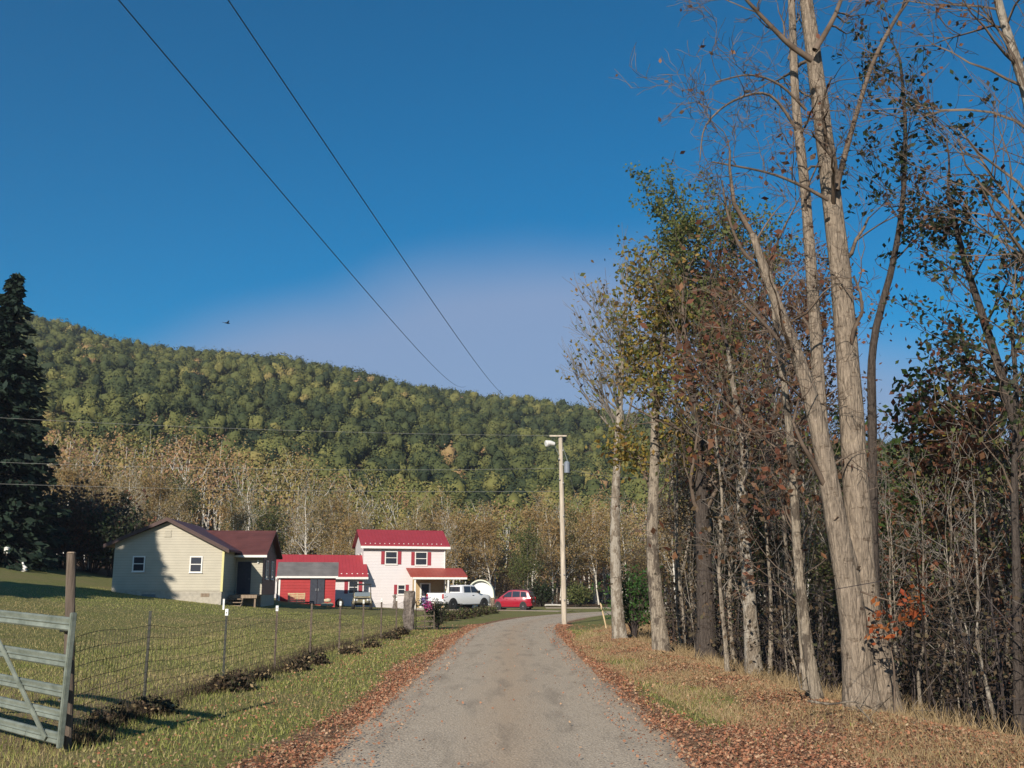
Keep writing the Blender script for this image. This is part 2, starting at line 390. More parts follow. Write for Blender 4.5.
mxc = N(gnt, 'ShaderNodeMix', data_type='RGBA'); L(gnt, attr(gnt, 'woods'), mxc.inputs[0]); L(gnt, mxb.outputs[2], mxc.inputs[6]); L(gnt, rw.outputs[0], mxc.inputs[7])
gb = N(gnt, 'ShaderNodeBsdfPrincipled'); gb.inputs['Roughness'].default_value = .95; gb.inputs['Specular IOR Level'].default_value = .1
L(gnt, mxc.outputs[2], gb.inputs['Base Color'])
bp = N(gnt, 'ShaderNodeBump', i_Strength=.8, i_Distance=.06); L(gnt, nB.outputs[0], bp.inputs['Height']); L(gnt, bp.outputs[0], gb.inputs['Normal'])
L(gnt, gb.outputs[0], gout.inputs[0])
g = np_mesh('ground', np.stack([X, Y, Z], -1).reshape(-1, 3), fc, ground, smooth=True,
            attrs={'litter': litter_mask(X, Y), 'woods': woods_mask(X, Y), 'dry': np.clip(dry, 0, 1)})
tag(g, kind='structure')

# ------------------------------------------------------------------ roads
rm, rnt, rout = new_mat('worn_chipseal')
tc = N(rnt, 'ShaderNodeTexCoord')
n1 = N(rnt, 'ShaderNodeTexNoise', i_Scale=55, i_Detail=4, i_Roughness=.8); L(rnt, tc.outputs['Object'], n1.inputs['Vector'])
mp = N(rnt, 'ShaderNodeMapping'); mp.inputs['Scale'].default_value = (1.2, .22, 1); L(rnt, tc.outputs['Object'], mp.inputs[0])
n2 = N(rnt, 'ShaderNodeTexNoise', i_Scale=2.2, i_Detail=6, i_Roughness=.65, i_Distortion=.4); L(rnt, mp.outputs[0], n2.inputs['Vector'])
n3 = N(rnt, 'ShaderNodeTexVoronoi', i_Scale=38); L(rnt, tc.outputs['Object'], n3.inputs['Vector'])
ra = ramp(rnt, [(.34, (.24, .19, .135)), (.5, (.46, .375, .27)), (.66, (.74, .62, .46))]); L(rnt, n1.outputs[0], ra.inputs[0])
# brown dust strip in the crown and at the rims (per-vertex mask), broken up by noise
cm = N(rnt, 'ShaderNodeMath', operation='MULTIPLY_ADD', i_1=1.1, i_2=-.55); L(rnt, n2.outputs[0], cm.inputs[0])
cm2 = N(rnt, 'ShaderNodeMath', operation='ADD', use_clamp=True); L(rnt, cm.outputs[0], cm2.inputs[0]); L(rnt, attr(rnt, 'dust'), cm2.inputs[1])
rc = ramp(rnt, [(.3, (.32, .23, .145)), (.7, (.60, .45, .30))]); L(rnt, n1.outputs[0], rc.inputs[0])
mxr = N(rnt, 'ShaderNodeMix', data_type='RGBA'); L(rnt, cm2.outputs[0], mxr.inputs[0]); L(rnt, ra.outputs[0], mxr.inputs[6]); L(rnt, rc.outputs[0], mxr.inputs[7])
rk = ramp(rnt, [(.34, (.62, .61, .61)), (.50, (1, 1, 1))]); L(rnt, n2.outputs[0], rk.inputs[0])
mxr2 = N(rnt, 'ShaderNodeMix', data_type='RGBA', blend_type='MULTIPLY', i_0=.65); L(rnt, mxr.outputs[2], mxr2.inputs[6]); L(rnt, rk.outputs[0], mxr2.inputs[7])
rb_ = N(rnt, 'ShaderNodeBsdfPrincipled'); rb_.inputs['Roughness'].default_value = .88; rb_.inputs['Specular IOR Level'].default_value = .25
L(rnt, mxr2.outputs[2], rb_.inputs['Base Color'])
bp = N(rnt, 'ShaderNodeBump', i_Strength=.6, i_Distance=.012); L(rnt, n3.outputs[0], bp.inputs['Height']); L(rnt, bp.outputs[0], rb_.inputs['Normal'])
L(rnt, rb_.outputs[0], rout.inputs[0])

def strip(name, centre, half, lift, edge_noise=.09, step=.4):
    c = np.asarray(centre, float); seg = np.linalg.norm(np.diff(c, axis=0), axis=1); s = np.concatenate([[0], np.cumsum(seg)])
    t = np.arange(0, s[-1], step); p = np.stack([np.interp(t, s, c[:, k]) for k in (0, 1)], 1)
    for _ in range(6): p[1:-1] = (p[:-2] + p[1:-1] * 2 + p[2:]) / 4
    d = np.gradient(p, axis=0); d /= np.linalg.norm(d, axis=1)[:, None]; nn = np.stack([d[:, 1], -d[:, 0]], 1)
    half = half if np.ndim(half) else np.full(len(t), half)
    us = np.array([-1, -.93, -.75, -.55, -.35, -.15, 0, .15, .35, .55, .75, .93, 1.])
    e1 = np.convolve(rng.normal(size=len(t) + 12), np.ones(13) / 13, 'valid') * edge_noise * 1.6; e2 = np.convolve(rng.normal(size=len(t) + 12), np.ones(13) / 13, 'valid') * edge_noise * 1.6
    V = []; D = []
    for u in us:
        e = (e1 if u < 0 else e2) * (abs(u) > .9)
        q = p + nn * (u * half + e * np.sign(u))[:, None]
        zz = T(q[:, 0], q[:, 1]) + (lift if abs(u) < 1 else -.015) + .035 * (1 - u * u) - .012 * (abs(abs(u) - .45) < .15)
        V.append(np.column_stack([q, zz])); D.append(np.full(len(t), .75 * math.exp(-(u / .2) ** 2) + .75 * (abs(u) > .85) - .05))
    V = np.stack(V, 1); D = np.stack(D, 1)
    a, b = V.shape[:2]; ii = np.arange(a * b).reshape(a, b)
    f = np.stack([ii[:-1, :-1], ii[1:, :-1], ii[1:, 1:], ii[:-1, 1:]], -1).reshape(-1, 4)[:, ::-1]
    o = np_mesh(name, V.reshape(-1, 3), f, rm, smooth=True, attrs={'dust': D})
    return tag(o, kind='structure')
yy = np.concatenate([np.arange(-20, 36, 4), np.arange(36, 86, 3)])
strip('road', [(xc(v), v) for v in yy] + [(19, 87.5), (28, 89.5)], 1.88, .012)
strip('cross_road', [(3, 93), (12, 93), (25, 92.5), (45, 91), (90, 88)], 2.6, .02, .12, .8)
strip('driveway', [(4.5, 78), (1.0, 81.5), (-3, 84), (-9, 85)], 1.5, .004, .15, .5)

# ------------------------------------------------------------------ ground scatter
def cat(lst):
    vs_, fs, o = [], [], 0
    for v, f in lst: vs_.append(v); fs.append(f + o); o += len(v)
    return np.concatenate(vs_), np.concatenate(fs)
def dryness(x, y, k=1.0):
    return np.sin(x * .9 + 1.7 * np.sin(y * .33)) * .5 + np.sin(y * 1.25 + .5 * np.sin(x * .8) + 2) * .5 + np.sin(x * 2.7 + y * 1.9) * .25 + rng.normal(size=len(x)) * .45
def scatter(n, x0, x1, y0, y1, ypow=2.0):
    u = rng.random(n); y = y0 * (y1 / y0) ** (u ** (1 / ypow if ypow else 1)) if ypow else y0 + (y1 - y0) * u
    return x0 + (x1 - x0) * rng.random(n), y
n_ = 150000
x, y = scatter(n_, -11, 5.5, 6.5, 42, 1.1)
keep = (np.abs(x - xc(y)) > 1.86) & (rng.random(n_) > litter_mask(x, y) * .93) & (x < crest(y)) & (rng.random(n_) < np.where(x < -5.2, .75, 1))
x, y = x[keep], y[keep]
h = rng.uniform(.03, .085, len(x)) * (1 + .5 * (x < -4.4) * (x > -5.4)); wd = rng.uniform(.0022, .0045, len(x)) * (1 + y / 20)
v, f = blades(x, y, T(x, y) - .01, h, wd, .8)
x2, y2 = scatter(110000, -26, -4.6, 14, 64, 1.1)
k2 = (x2 > -.55 * y2 - 2) & (rng.random(len(x2)) < .9); x2, y2 = x2[k2], y2[k2]
far = blades(x2, y2, T(x2, y2) - .01, rng.uniform(.03, .09, len(x2)), rng.uniform(.003, .006, len(x2)) * (1 + y2 / 22), 1.0)
fw_y = 11 * (42 / 11) ** rng.random(9000); fw_x = np.interp(fw_y, [11, 14.5, 21, 27, 32, 42], [-4.6, -5.1, -4.85, -5.2, -4.9, -4.3]) + rng.normal(size=9000) * .16
fwk = np.sin(fw_y * 1.9) + rng.normal(size=9000) * .8 > -.2; fw_x, fw_y = fw_x[fwk], fw_y[fwk]
bv, bf = blades(fw_x, fw_y, T(fw_x, fw_y) - .01, rng.uniform(.06, .26, len(fw_x)), rng.uniform(.003, .006, len(fw_x)) * (1 + fw_y / 25), 1.0)
tag(np_mesh('fence_weeds', bv, bf, M['weed']), 'brown dead weeds standing along the foot of the wire fence', 'weeds', kind='stuff')
tag(np_mesh('lawn_grass', far[0], far[1], None, mats=[M['lawn'], M['lawn_dry'], M['grass']], mat_idx=np.where(y2 > 50 + 3 * np.sin(x2 * .4), 2 * (rng.random(len(x2)) < .75), (dryness(x2, y2) + .35 * np.exp(-((y2 - 15) / 6) ** 2) > .25)).astype(int)), 'olive and brownish mown lawn grass behind the wire fence', 'grass', kind='stuff')
tag(np_mesh('verge_grass', v, f, None, mats=[M['grass'], M['lawn_dry']], mat_idx=(dryness(x, y) > .85).astype(int)), 'short green roadside grass blades on both verges', 'grass', kind='stuff')
n_ = 520000
x, y = scatter(n_, -4.2, 7.0, 6.5, 48, 1.15)
lm = litter_mask(x, y); s_ = np.abs(x - xc(y))
keep = ((rng.random(n_) < lm ** 1.6 * (.20 + .45 * (np.sin(x * 2.3 + np.sin(y * .8) * 2) * np.sin(y * 1.1 + x) > -.35))) & (s_ > 1.62)) | ((s_ > 1.8) & (rng.random(n_) < .05)) | ((s_ > 1.2) & (s_ < 1.8) & (rng.random(n_) < .05)) | (rng.random(n_) < .0025)
keep &= x < crest(y) + 1.5
x, y = x[keep], y[keep]
sz = rng.uniform(.012, .033, len(x)) * (1 + y / 60)
nrm = rng.normal(size=(len(x), 3)) * .55 + np.array([0, 0, 1]); up = rng.normal(size=(len(x), 3)); up[:, 2] *= .35
onroad = np.abs(x - xc(y)) < 1.75
c = np.stack([x, y, T(x, y) + np.where(onroad, .055, .012) + rng.random(len(x)) * .03], 1)
tanm = (x > crest(y) - 1.7) & (rng.random(len(x)) < .45)
v, f = leaf_quads(c, sz, 1.3, np.cross(up, nrm) * 0 + nrm, up)
o = np_mesh('fallen_leaves', v, f, None, mats=[M['litter'], M['litter_tan']], mat_idx=tanm.astype(int))
tag(o, 'reddish brown fallen leaves lying along both road edges', 'leaves', kind='stuff')
# dry grass on the right bank and along the crest
parts = []
for (n_, lo, hi, hh) in ((90000, -2.4, .2, (.03, .11)), (9000, -.45, .45, (.10, .32))):
    u = rng.random(n_); y = 6.5 * (46 / 6.5) ** u
    x = crest(y) + rng.uniform(lo, hi, n_)
    k = np.sin(x * 3.1 + 2 * np.sin(y * 1.3)) + np.sin(y * 2.3 + x) + rng.normal(size=n_) * .9 > -.3
    x, y = x[k], y[k]
    h = rng.uniform(*hh, len(x)); parts.append(blades(x, y, T(x, y) - .01, h, rng.uniform(.0022, .004, len(x)) * (1 + y / 16), 1.3))
v, f = cat(parts)
tag(np_mesh('dry_grass', v, f, M['drygrass']), 'dry straw coloured grass tufts along the right bank', 'grass', kind='stuff')

# ------------------------------------------------------------------ hillside forest
def crown_cloud(cx, cy, cz, rx, rz, n, qs, tint):
    """leaf clumps over lumpy ellipsoids for arrays of trees"""
    k = len(cx)
    d = rng.normal(size=(k, n, 3)); d[..., 2] = np.abs(d[..., 2]) * 1.0 - .35; d /= np.linalg.norm(d, axis=-1)[..., None]
    ph = rng.random((k, 1, 3)) * 6.28
    lump = 1 + .16 * np.sin(d[..., 0] * 5 + ph[..., 0]) + .16 * np.sin(d[..., 1] * 6 + ph[..., 1]) + .12 * np.sin(d[..., 2] * 7 + ph[..., 2])
    lump = lump * (1 - .28 * rng.random((k, n)) ** 1.5)
    c = np.stack([cx[:, None] + d[..., 0] * rx[:, None] * lump, cy[:, None] + d[..., 1] * rx[:, None] * lump, cz[:, None] + d[..., 2] * rz[:, None] * lump], -1).reshape(-1, 3)
    nr = (d.reshape(-1, 3) + rng.normal(size=(k * n, 3)) * .36)
    up = np.cross(nr, rng.normal(size=(k * n, 3)))
    s = np.repeat(qs, n) * rng.uniform(.6, 1.3, k * n)
    v, f = leaf_quads(c, s, 1.3, nr, up)
    return v, f, np.repeat(np.repeat(tint, n) + rng.normal(size=k * n) * .035, 4)

def ico():
    bm = bmesh.new(); bmesh.ops.create_icosphere(bm, subdivisions=2, radius=1)
    v = np.array([q.co[:] for q in bm.verts]); f = np.array([[a.index for a in p.verts] for p in bm.faces]); bm.free(); return v, f
IV, IF = ico()
def crown_solid(cx, cy, cz, rx, rz, tint):
    k = len(cx); n = len(IV); ph = rng.random((k, 1, 3)) * 6.28; d = IV[None]
    l = 1 + .15 * np.sin(d[..., 0] * 4 + ph[..., 0]) + .15 * np.sin(d[..., 1] * 5 + ph[..., 1]) + .12 * np.sin(d[..., 2] * 6 + ph[..., 2]) + rng.normal(size=(k, n)) * .10
    c = np.stack([cx[:, None] + d[..., 0] * rx[:, None] * l, cy[:, None] + d[..., 1] * rx[:, None] * l, cz[:, None] + d[..., 2] * rz[:, None] * l], -1).reshape(-1, 3)
    f = (IF[None] + (np.arange(k) * n)[:, None, None]).reshape(-1, 3)
    return c, f, np.repeat(tint, n) - .02
fm, fnt, fout = new_mat('hill_foliage')
rp = ramp(fnt, [(.0, (.026, .038, .018)), (.22, (.052, .066, .024)), (.42, (.115, .122, .036)), (.56, (.20, .18, .055)), (.68, (.24, .18, .07)), (.8, (.30, .18, .085)), (.92, (.26, .15, .09)), (1, (.19, .13, .09))])
L(fnt, attr(fnt, 'tint'), rp.inputs[0])
b = N(fnt, 'ShaderNodeBsdfPrincipled'); b.inputs['Roughness'].default_value = .8; b.inputs['Specular IOR Level'].default_value = .15
L(fnt, rp.outputs[0], b.inputs['Base Color']); L(fnt, b.outputs[0], fout.inputs[0])
tx, ty = [], []
yv = 175.
while yv < 520:
    st = 4.9 + (yv - 175) * .003
    xs = np.arange(-.62 * yv - 20, .60 * yv + 20, st)
    tx.append(xs + rng.normal(size=len(xs)) * 1.9); ty.append(np.full(len(xs), yv) + rng.normal(size=len(xs)) * 1.9); yv += st * .93
tx = np.concatenate(tx); ty = np.concatenate(ty)
gz = T(tx, ty); rad = rng.uniform(1.5, 3.7, len(tx)); hgt = rng.uniform(6, 11.5, len(tx))
frac = sm(175, 270, ty + 14 * np.sin(tx * .05))
patchy = .5 * np.sin(tx * .035 + 1.3 * np.sin(ty * .03)) + .5 * np.sin(ty * .045 + tx * .02)
tint = np.clip(.325 + .09 * patchy + rng.normal(size=len(tx)) * .10 + (1 - frac) * .20 * np.interp(tx, [-70, -20], [1, .45]), .02, .98)
rare = rng.random(len(tx)); tint = np.where(rare > .98, rng.uniform(.62, .85, len(tx)), tint); tint = np.where(rare < .12, rng.uniform(.0, .15, len(tx)), tint)
cz_ = gz + hgt - rad
a1, b1, c1_ = crown_cloud(tx, ty, cz_, rad * 1.04, rad * 1.24, 210, rad * .18, tint)
a2, b2, c2_ = crown_solid(tx, ty, cz_, rad * .74, rad * .9, tint)
v, f = a1, b1; tn = c1_
print('hill trees', len(tx), len(f))
hf = np_mesh('hillside_forest', v, f, fm, attrs={'tint': tn})
hc = np_mesh('hillside_forest_crowns', a2, b2, fm, attrs={'tint': c2_}); tag(hc, 'rounded crowns of the wooded hillside beyond the houses', 'forest', kind='stuff')
tag(hf, 'wooded hillside of green and yellowing autumn trees beyond the houses', 'forest', kind='stuff')

# ---- foot-of-hill wood: pale stems and thin tan crowns as a mass
tb = Tubes(); n_ = 620
fx = rng.uniform(-.60, .58, n_); fy = rng.uniform(122, 182, n_); fx = fx * fy
fz = T(fx, fy); fh = rng.uniform(9, 15.5, n_) * np.interp(fx, [-70, -30, -10, 10, 60], [1.12, .98, .74, .68, .8])
for a_, b_, c_, h_ in zip(fx, fy, fz, fh):
    ln = rng.normal(size=2) * .5
    tb.add([(a_, b_, c_ - .2), (a_ + ln[0] * .5, b_ + ln[1] * .5, c_ + h_ * .5), (a_ + ln[0], b_ + ln[1], c_ + h_ * .92)], [rng.uniform(.08, .16), .08, .02], 3)
    for _ in range(4):
        z_ = rng.uniform(.35, .75) * h_; q = rng.normal(size=2); q /= np.linalg.norm(q); l_ = rng.uniform(1.2, 2.8)
        tb.add([(a_ + ln[0] * z_ / h_, b_ + ln[1] * z_ / h_, c_ + z_), (a_ + q[0] * l_ * .6, b_ + q[1] * l_ * .6, c_ + z_ + l_ * .8), (a_ + q[0] * l_, b_ + q[1] * l_, c_ + z_ + l_ * 1.6)], [.05, .035, .01], 3)
tb.build('valley_wood_stems', M['bark_white'])
tag(bpy.data.objects['valley_wood_stems'], 'pale thin stems of the wood at the foot of the hill', 'wood', kind='stuff')
patch2 = np.sin(fx * .09) * .12
tint = np.clip(.685 + patch2 + rng.normal(size=n_) * .10 - .25 * (rng.random(n_) < .22), .2, 1)
vv = []
v1, f1, t1 = crown_cloud(fx, fy, fz + fh * .72, rng.uniform(2.0, 3.4, n_), fh * .34, 200, np.full(n_, .36), tint)
v2, f2, t2 = crown_cloud(fx, fy, fz + fh * .25, rng.uniform(2.0, 3.2, n_), fh * .3, 50, np.full(n_, .36), np.clip(tint + rng.normal(size=n_) * .15, 0, 1))
vv, ff = cat([(v1, f1), (v2, f2)])
o = np_mesh('valley_wood', vv, ff, fm, attrs={'tint': np.concatenate([t1, t2])}); tag(o, 'thin tan and orange autumn wood at the foot of the hill', 'wood', kind='stuff')

# ------------------------------------------------------------------ tree building
def nz(v): return v / (np.linalg.norm(v) + 1e-9)
def grow(tb, an, p, d, length, r, depth, cfg):
    n = 5 if depth >= 2 else (4 if depth == 1 else 3)
    pts = [p]; q = p.copy(); d = nz(d)
    for i in range(n):
        d = nz(d + rng.normal(size=3) * cfg['wander'] + np.array([0, 0, cfg['up']])); q = q + d * length / n; pts.append(q)
    pts = np.array(pts); tipr = max(r * .35, cfg.get('rmin', .004))
    tb.add(pts, np.linspace(r, tipr, n + 1), 5 if r > .035 else 3)
    if depth > 0:
        k = cfg['kids'][depth - 1]; k = int(rng.integers(max(1, k - 1), k + 2))
        for j in range(k):
            t = rng.uniform(.25, 1) if j else .98
            u = t * n; i = min(int(u), n - 1); s = pts[i] + (pts[i + 1] - pts[i]) * (u - i)
            dd = nz(pts[min(i + 1, n)] - pts[i]); pr = nz(np.cross(dd, rng.normal(size=3)))
            an_ = rng.uniform(*cfg.get('ang', (.45, 1.0)))
            grow(tb, an, s, dd * math.cos(an_) + pr * math.sin(an_), length * rng.uniform(.42, .72), max(r * (1 - .6 * t) * .6, cfg.get('rmin', .004)), depth - 1, cfg)
    else:
        an.extend(pts[1:])

def smooth_path(pts, m=4):
    pts = np.asarray(pts, float); k = len(pts); out = []
    for i in range(k - 1):
        p0, p1, p2, p3 = pts[max(i - 1, 0)], pts[i], pts[i + 1], pts[min(i + 2, k - 1)]
        for j in range(m):
            t = j / m
            out.append(.5 * ((2 * p1) + (-p0 + p2) * t + (2 * p0 - 5 * p1 + 4 * p2 - p3) * t * t + (-p0 + 3 * p1 - 3 * p2 + p3) * t ** 3))
    out.append(pts[-1]); return np.array(out)

def leaves_mesh(an, per, spread, size, mat, parent, name='leaves', droop=.0):
    if per <= 0 or not len(an): return
    a = np.asarray(an)
    if per < 1: a = a[rng.random(len(a)) < per]; per = 1
    c = np.repeat(a, int(per), 0); c = c + rng.normal(size=c.shape) * spread
    c[:, 2] -= abs(rng.normal(size=len(c))) * droop
    v, f = leaf_quads(c, rng.uniform(size * .6, size * 1.25, len(c)), 1.7)
    return np_mesh(name, v, f, mat, parent)

def tree(name, label, base, paths, bark='bark_grey', twig='twig', limbs=12, z0=.35, llen=2.2, cfg=None, leaf=None, group=None, sides=9, flare=1.35, extra=(), cat_='tree', wob=.1, t1=1.0, lat=None):
    """paths: list of (points Nx3 world, r_base, r_top). limbs grow along the paths from fraction z0"""
    cfg = dict(wander=.16, up=.07, kids=(4, 4), ang=(.4, 1.0), rmin=.004) | (cfg or {})
    root = empty(name, tuple(base)); tag(root, label, cat_, group)
    b = np.asarray(base, float); tb = Tubes(); lb = Tubes(); an = []
    for pi, (pts, ra_, rb2) in enumerate(paths):
        p = smooth_path(np.asarray(pts, float) - b, 5)
        t = np.linspace(0, 1, len(p)); rr = ra_ + (rb2 - ra_) * t
        if pi == 0 or flare > 1: rr = rr * (1 + (flare - 1) * np.exp(-t * 14))
        tb.add(p, rr, sides, wob)
        nl = limbs if pi == 0 else max(2, int(limbs * .7))
        for j in range(nl):
            u = z0 + (t1 - z0) * (j + rng.random()) / nl
            i = min(int(u * (len(p) - 1)), len(p) - 2); s = p[i]; dd = nz(p[i + 1] - p[i])
            a = rng.random() * 6.283; pr = nz(np.cross(dd, np.array([math.cos(a), math.sin(a), .01])))
            if lat is not None: pr = nz(pr + np.array(lat))
            an_ = rng.uniform(.6, 1.15)
            ll = llen * rng.uniform(.6, 1.2) * (1.15 - .55 * u)
            grow(lb, an, s, dd * math.cos(an_) + pr * math.sin(an_), ll, min(max(rr[i] * .38, .010), ll * .03), len(cfg['kids']), cfg)
        grow(lb, an, p[-1], nz(p[-1] - p[-2]), llen * .8, rb2 * .9, len(cfg['kids']), cfg)
    for (pts, ra_, rb2) in extra:
        p = smooth_path(np.asarray(pts, float) - b, 4); rr = np.linspace(ra_, rb2, len(p)); lb.add(p, rr, 6, .08)
        for j in range(5):
            i = int(rng.integers(len(p) // 3, len(p) - 1)); dd = nz(p[i + 1] - p[i]); pr = nz(np.cross(dd, rng.normal(size=3)))
            grow(lb, an, p[i], dd * .7 + pr * .7, llen * rng.uniform(.3, .6), max(rr[i] * .5, .006), len(cfg['kids']) - 1, cfg)
    tb.build('trunk', M[bark], root); lb.build('branches', M[twig], root)
    if leaf:
        for (lm_, per, spread, size) in leaf: leaves_mesh(an, per, spread, size, M[lm_], root, 'foliage')
    return root

def px_path(lst, d, base_z=True, lean=0):
    """pixel polyline -> world points; first point dropped to the ground"""
    n = len(lst); pts = [P(a, b, d + lean * i) for i, (a, b) in enumerate(lst)]
    if base_z: pts[0][2] = Tz(pts[0][0], pts[0][1]) - .08
    return np.array(pts)

# --- the great forked roadside tree
d0 = 13.0
pL = px_path([(862, 712), (856, 660), (851, 615), (835, 520), (818, 430), (800, 365), (775, 300), (752, 234)], d0, lean=-.05)
pM = px_path([(878, 712), (871, 650), (862, 600), (854, 470), (842, 300), (826, 156), (811, 40), (805, -10), (800, -120), (790, -230)], d0 + .35, lean=.04)
pK = px_path([(856, 640), (846, 560), (830, 500), (822, 440), (814, 317), (805, 195), (795, 98), (791, 0), (782, -110), (770, -200)], d0 + .25, False, .02)
ex = [(px_path([(836, 190), (846, 150), (856, 115), (872, 65), (892, 25), (912, -5), (950, -60)], d0 + .3, False), .045, .02),
      (px_path([(828, 200), (800, 185), (765, 172), (712, 162)], d0 + .1, False, -.15), .028, .01),
      (px_path([(812, 60), (790, 45), (765, 20), (742, -5)], d0, False, -.1), .05, .02),
      (px_path([(806, 110), (780, 85), (750, 75), (715, 82)], d0, False, -.2), .022, .008),
      (px_path([(797, 130), (770, 95), (735, 100), (706, 125), (700, 160)], d0, False, -.2), .024, .007),
      (px_path([(856, 590), (880, 598), (905, 603), (935, 600)], d0 - .1, False, -.1), .014, .005),
      (px_path([(764, 270), (742, 250), (728, 215), (722, 180)], d0, False, -.1), .03, .01),
      (px_path([(800, 365), (770, 330), (740, 300), (715, 288)], d0 - .2, False, -.1), .035, .012),
      (px_path([(815, 50), (835, 15), (850, -30)], d0 + .3, False), .05, .02)]
bz = np.array([WX(868, 13.2), 13.2, Tz(WX(868, 13.2), 13.2) - .05])
tree('forked_tree', 'huge tan-barked forked tree with three leaders at the right road edge', bz, [(pM, .225, .05), (pL, .20, .045), (pK, .12, .03)],
     'bark_tan', 'twig', limbs=13, z0=.42, llen=1.5, cfg=dict(wander=.26, up=.03, kids=(4, 4, 3), ang=(.5, 1.1), rmin=.0035), leaf=[('leaf_russet', .03, .05, .07)], extra=ex, sides=16, flare=1.5, wob=.10)

# --- other named roadside trees
def nt_(name, label, pix, d, r0, r1, **k):
    pts = px_path(pix, d, lean=k.pop('lean', 0.0)); b = pts[0].copy()
    more = [(px_path(m_, d + .1, False), a_, b_) for (m_, a_, b_) in k.pop('more', [])]
    return tree(name, label, b, [(pts, r0, r1)] + more, **k)
nt_('river_birch', 'grey-barked tree with blue-grey fanned twigs, nearest the utility pole', [(620, 643), (616, 590), (615, 520), (617, 460), (620, 400), (622, 355), (625, 315)], 31, .20, .05,
    bark='bark_grey', twig='twig_grey', limbs=34, z0=.55, llen=2.0, cfg=dict(wander=.06, up=.09, kids=(6, 6), ang=(.2, .5), rmin=.005), leaf=[('leaf_yellow', .14, .14, .12), ('leaf_olive', .08, .14, .11)], lat=(-.35, 0, .1))
nt_('mottled_tree', 'patchy pale-barked tree with yellow leaves right of the grey birch', [(662, 657), (656, 600), (652, 540), (654, 470), (656, 400), (661, 350), (666, 310)], 25, .20, .05,
    bark='bark_pale', limbs=16, z0=.42, llen=1.35, cfg=dict(kids=(4, 4)), leaf=[('leaf_yellow', 4, .18, .11), ('leaf_olive', 1, .18, .10)])
nt_('white_stemmed_tree', 'slender white-stemmed tree just left of the huge forked tree', [(818, 704), (808, 650), (799, 575), (793, 480), (786, 400), (776, 330), (770, 270)], 13.9, .085, .03,
    bark='bark_pale', limbs=10, z0=.55, llen=1.6, leaf=[('leaf_russet', .5, .1, .1)], more=[([(806, 690), (801, 640), (797, 580), (795, 530)], .04, .02)])
nt_('dark_stem_tree', 'thin dark bending tree rising right behind the forked trunk', [(876, 700), (873, 560), (872, 430), (873, 345), (893, 262), (903, 195), (905, 120), (900, 60)], 14.6, .085, .02,
    bark='bark_dark', twig='twig_dark', limbs=18, z0=.55, llen=1.25, cfg=dict(kids=(3, 4)), leaf=[('leaf_darkgreen', 1.0, .06, .085)])
nt_('leaning_tree', 'dark leafy tree leaning left at the right edge of the wood', [(1050, 715), (1042, 600), (1028, 480), (1008, 400), (985, 325), (963, 255), (948, 195)], 13.6, .10, .03,
    bark='bark_dark', twig='twig_dark', limbs=20, z0=.38, llen=1.3, cfg=dict(kids=(4, 4)), leaf=[('leaf_darkgreen', 2, .07, .075), ('leaf_russet', .5, .07, .07)])
nt_('edge_tree', 'straight dark-trunked tree at the far right roadside edge', [(1019, 737), (1017, 640), (1016, 560), (1014, 480), (1016, 400), (1012, 330)], 11.6, .062, .022,
    bark='bark_dark', twig='twig', limbs=14, z0=.5, llen=1.1, cfg=dict(kids=(4, 4), wander=.2), leaf=[('leaf_darkgreen', .5, .1, .07), ('leaf_olive', .3, .1, .07)])
nt_('bare_tree', 'bare twiggy tree arching in from beyond the right frame edge', [(1085, 730), (1078, 560), (1066, 400), (1052, 250), (1030, 110), (1000, 10), (985, -60)], 12.6, .13, .04,
    bark='bark_grey', twig='twig', limbs=26, z0=.42, llen=2.1, cfg=dict(kids=(4, 5), wander=.18, up=.05), leaf=[('leaf_russet', .22, .06, .07)], lat=(-.6, 0, 0))
nt_('olive_tree', 'tall pine-like olive-green tree behind the yellow-leaved mottled tree', [(735, 655), (732, 560), (728, 450), (724, 380), (716, 315), (706, 262)], 34, .24, .06,
    bark='bark_dark', limbs=32, z0=.45, llen=3.2, cfg=dict(kids=(5, 4), up=.12), leaf=[('leaf_olive', 10, .15, .11)])
nt_('brown_oak', 'broad brown-leaved oak behind the slender white stem', [(775, 668), (772, 560), (768, 470), (772, 410), (768, 370), (764, 330)], 27, .20, .06,
    bark='bark_dark', limbs=26, z0=.3, llen=2.9, cfg=dict(kids=(5, 4)), leaf=[('leaf_russet', 2, .2, .11), ('leaf_brown', 1, .25, .11)])
nt_('thick_dark_tree', 'thick blackish trunk standing deep in shade right of the mottled tree', [(706, 664), (705, 600), (702, 520), (700, 450), (692, 390), (686, 340)], 24, .24, .06,
    bark='bark_dark', limbs=18, z0=.4, llen=2.6, leaf=[('leaf_brown', 1, .22, .11), ('leaf_olive', 1, .25, .11), ('leaf_yellow', .6, .2, .11)])
nt_('scarred_tree', 'dark trunk with a curved top in front of the brown oak', [(754, 680), (750, 620), (746, 560), (741, 500), (744, 450), (735, 400), (728, 350)], 19.5, .15, .04,
    bark='bark_grey', twig='twig_dark', limbs=14, z0=.4, llen=1.9, leaf=[('leaf_russet', 1, .18, .13)])
nt_('thin_white_tree', 'thin crooked white trunk between two dark trunks', [(728, 682), (725, 640), (721, 600), (719, 560), (722, 500), (716, 440)], 18.5, .045, .02,
    bark='bark_pale', twig='twig_grey', limbs=10, z0=.4, llen=1.3, leaf=[('leaf_brown', .6, .15, .1)])
nt_('green_side_tree', 'green-leaved tree behind the bare-limbed gap right of the forked tree', [(955, 700), (958, 600), (952, 520), (957, 490), (952, 460)], 19, .09, .03,
    bark='bark_dark', limbs=18, z0=.25, llen=1.9, cfg=dict(kids=(4, 4)), leaf=[('leaf_green', 2, .18, .12), ('leaf_russet', 1, .18, .12)])
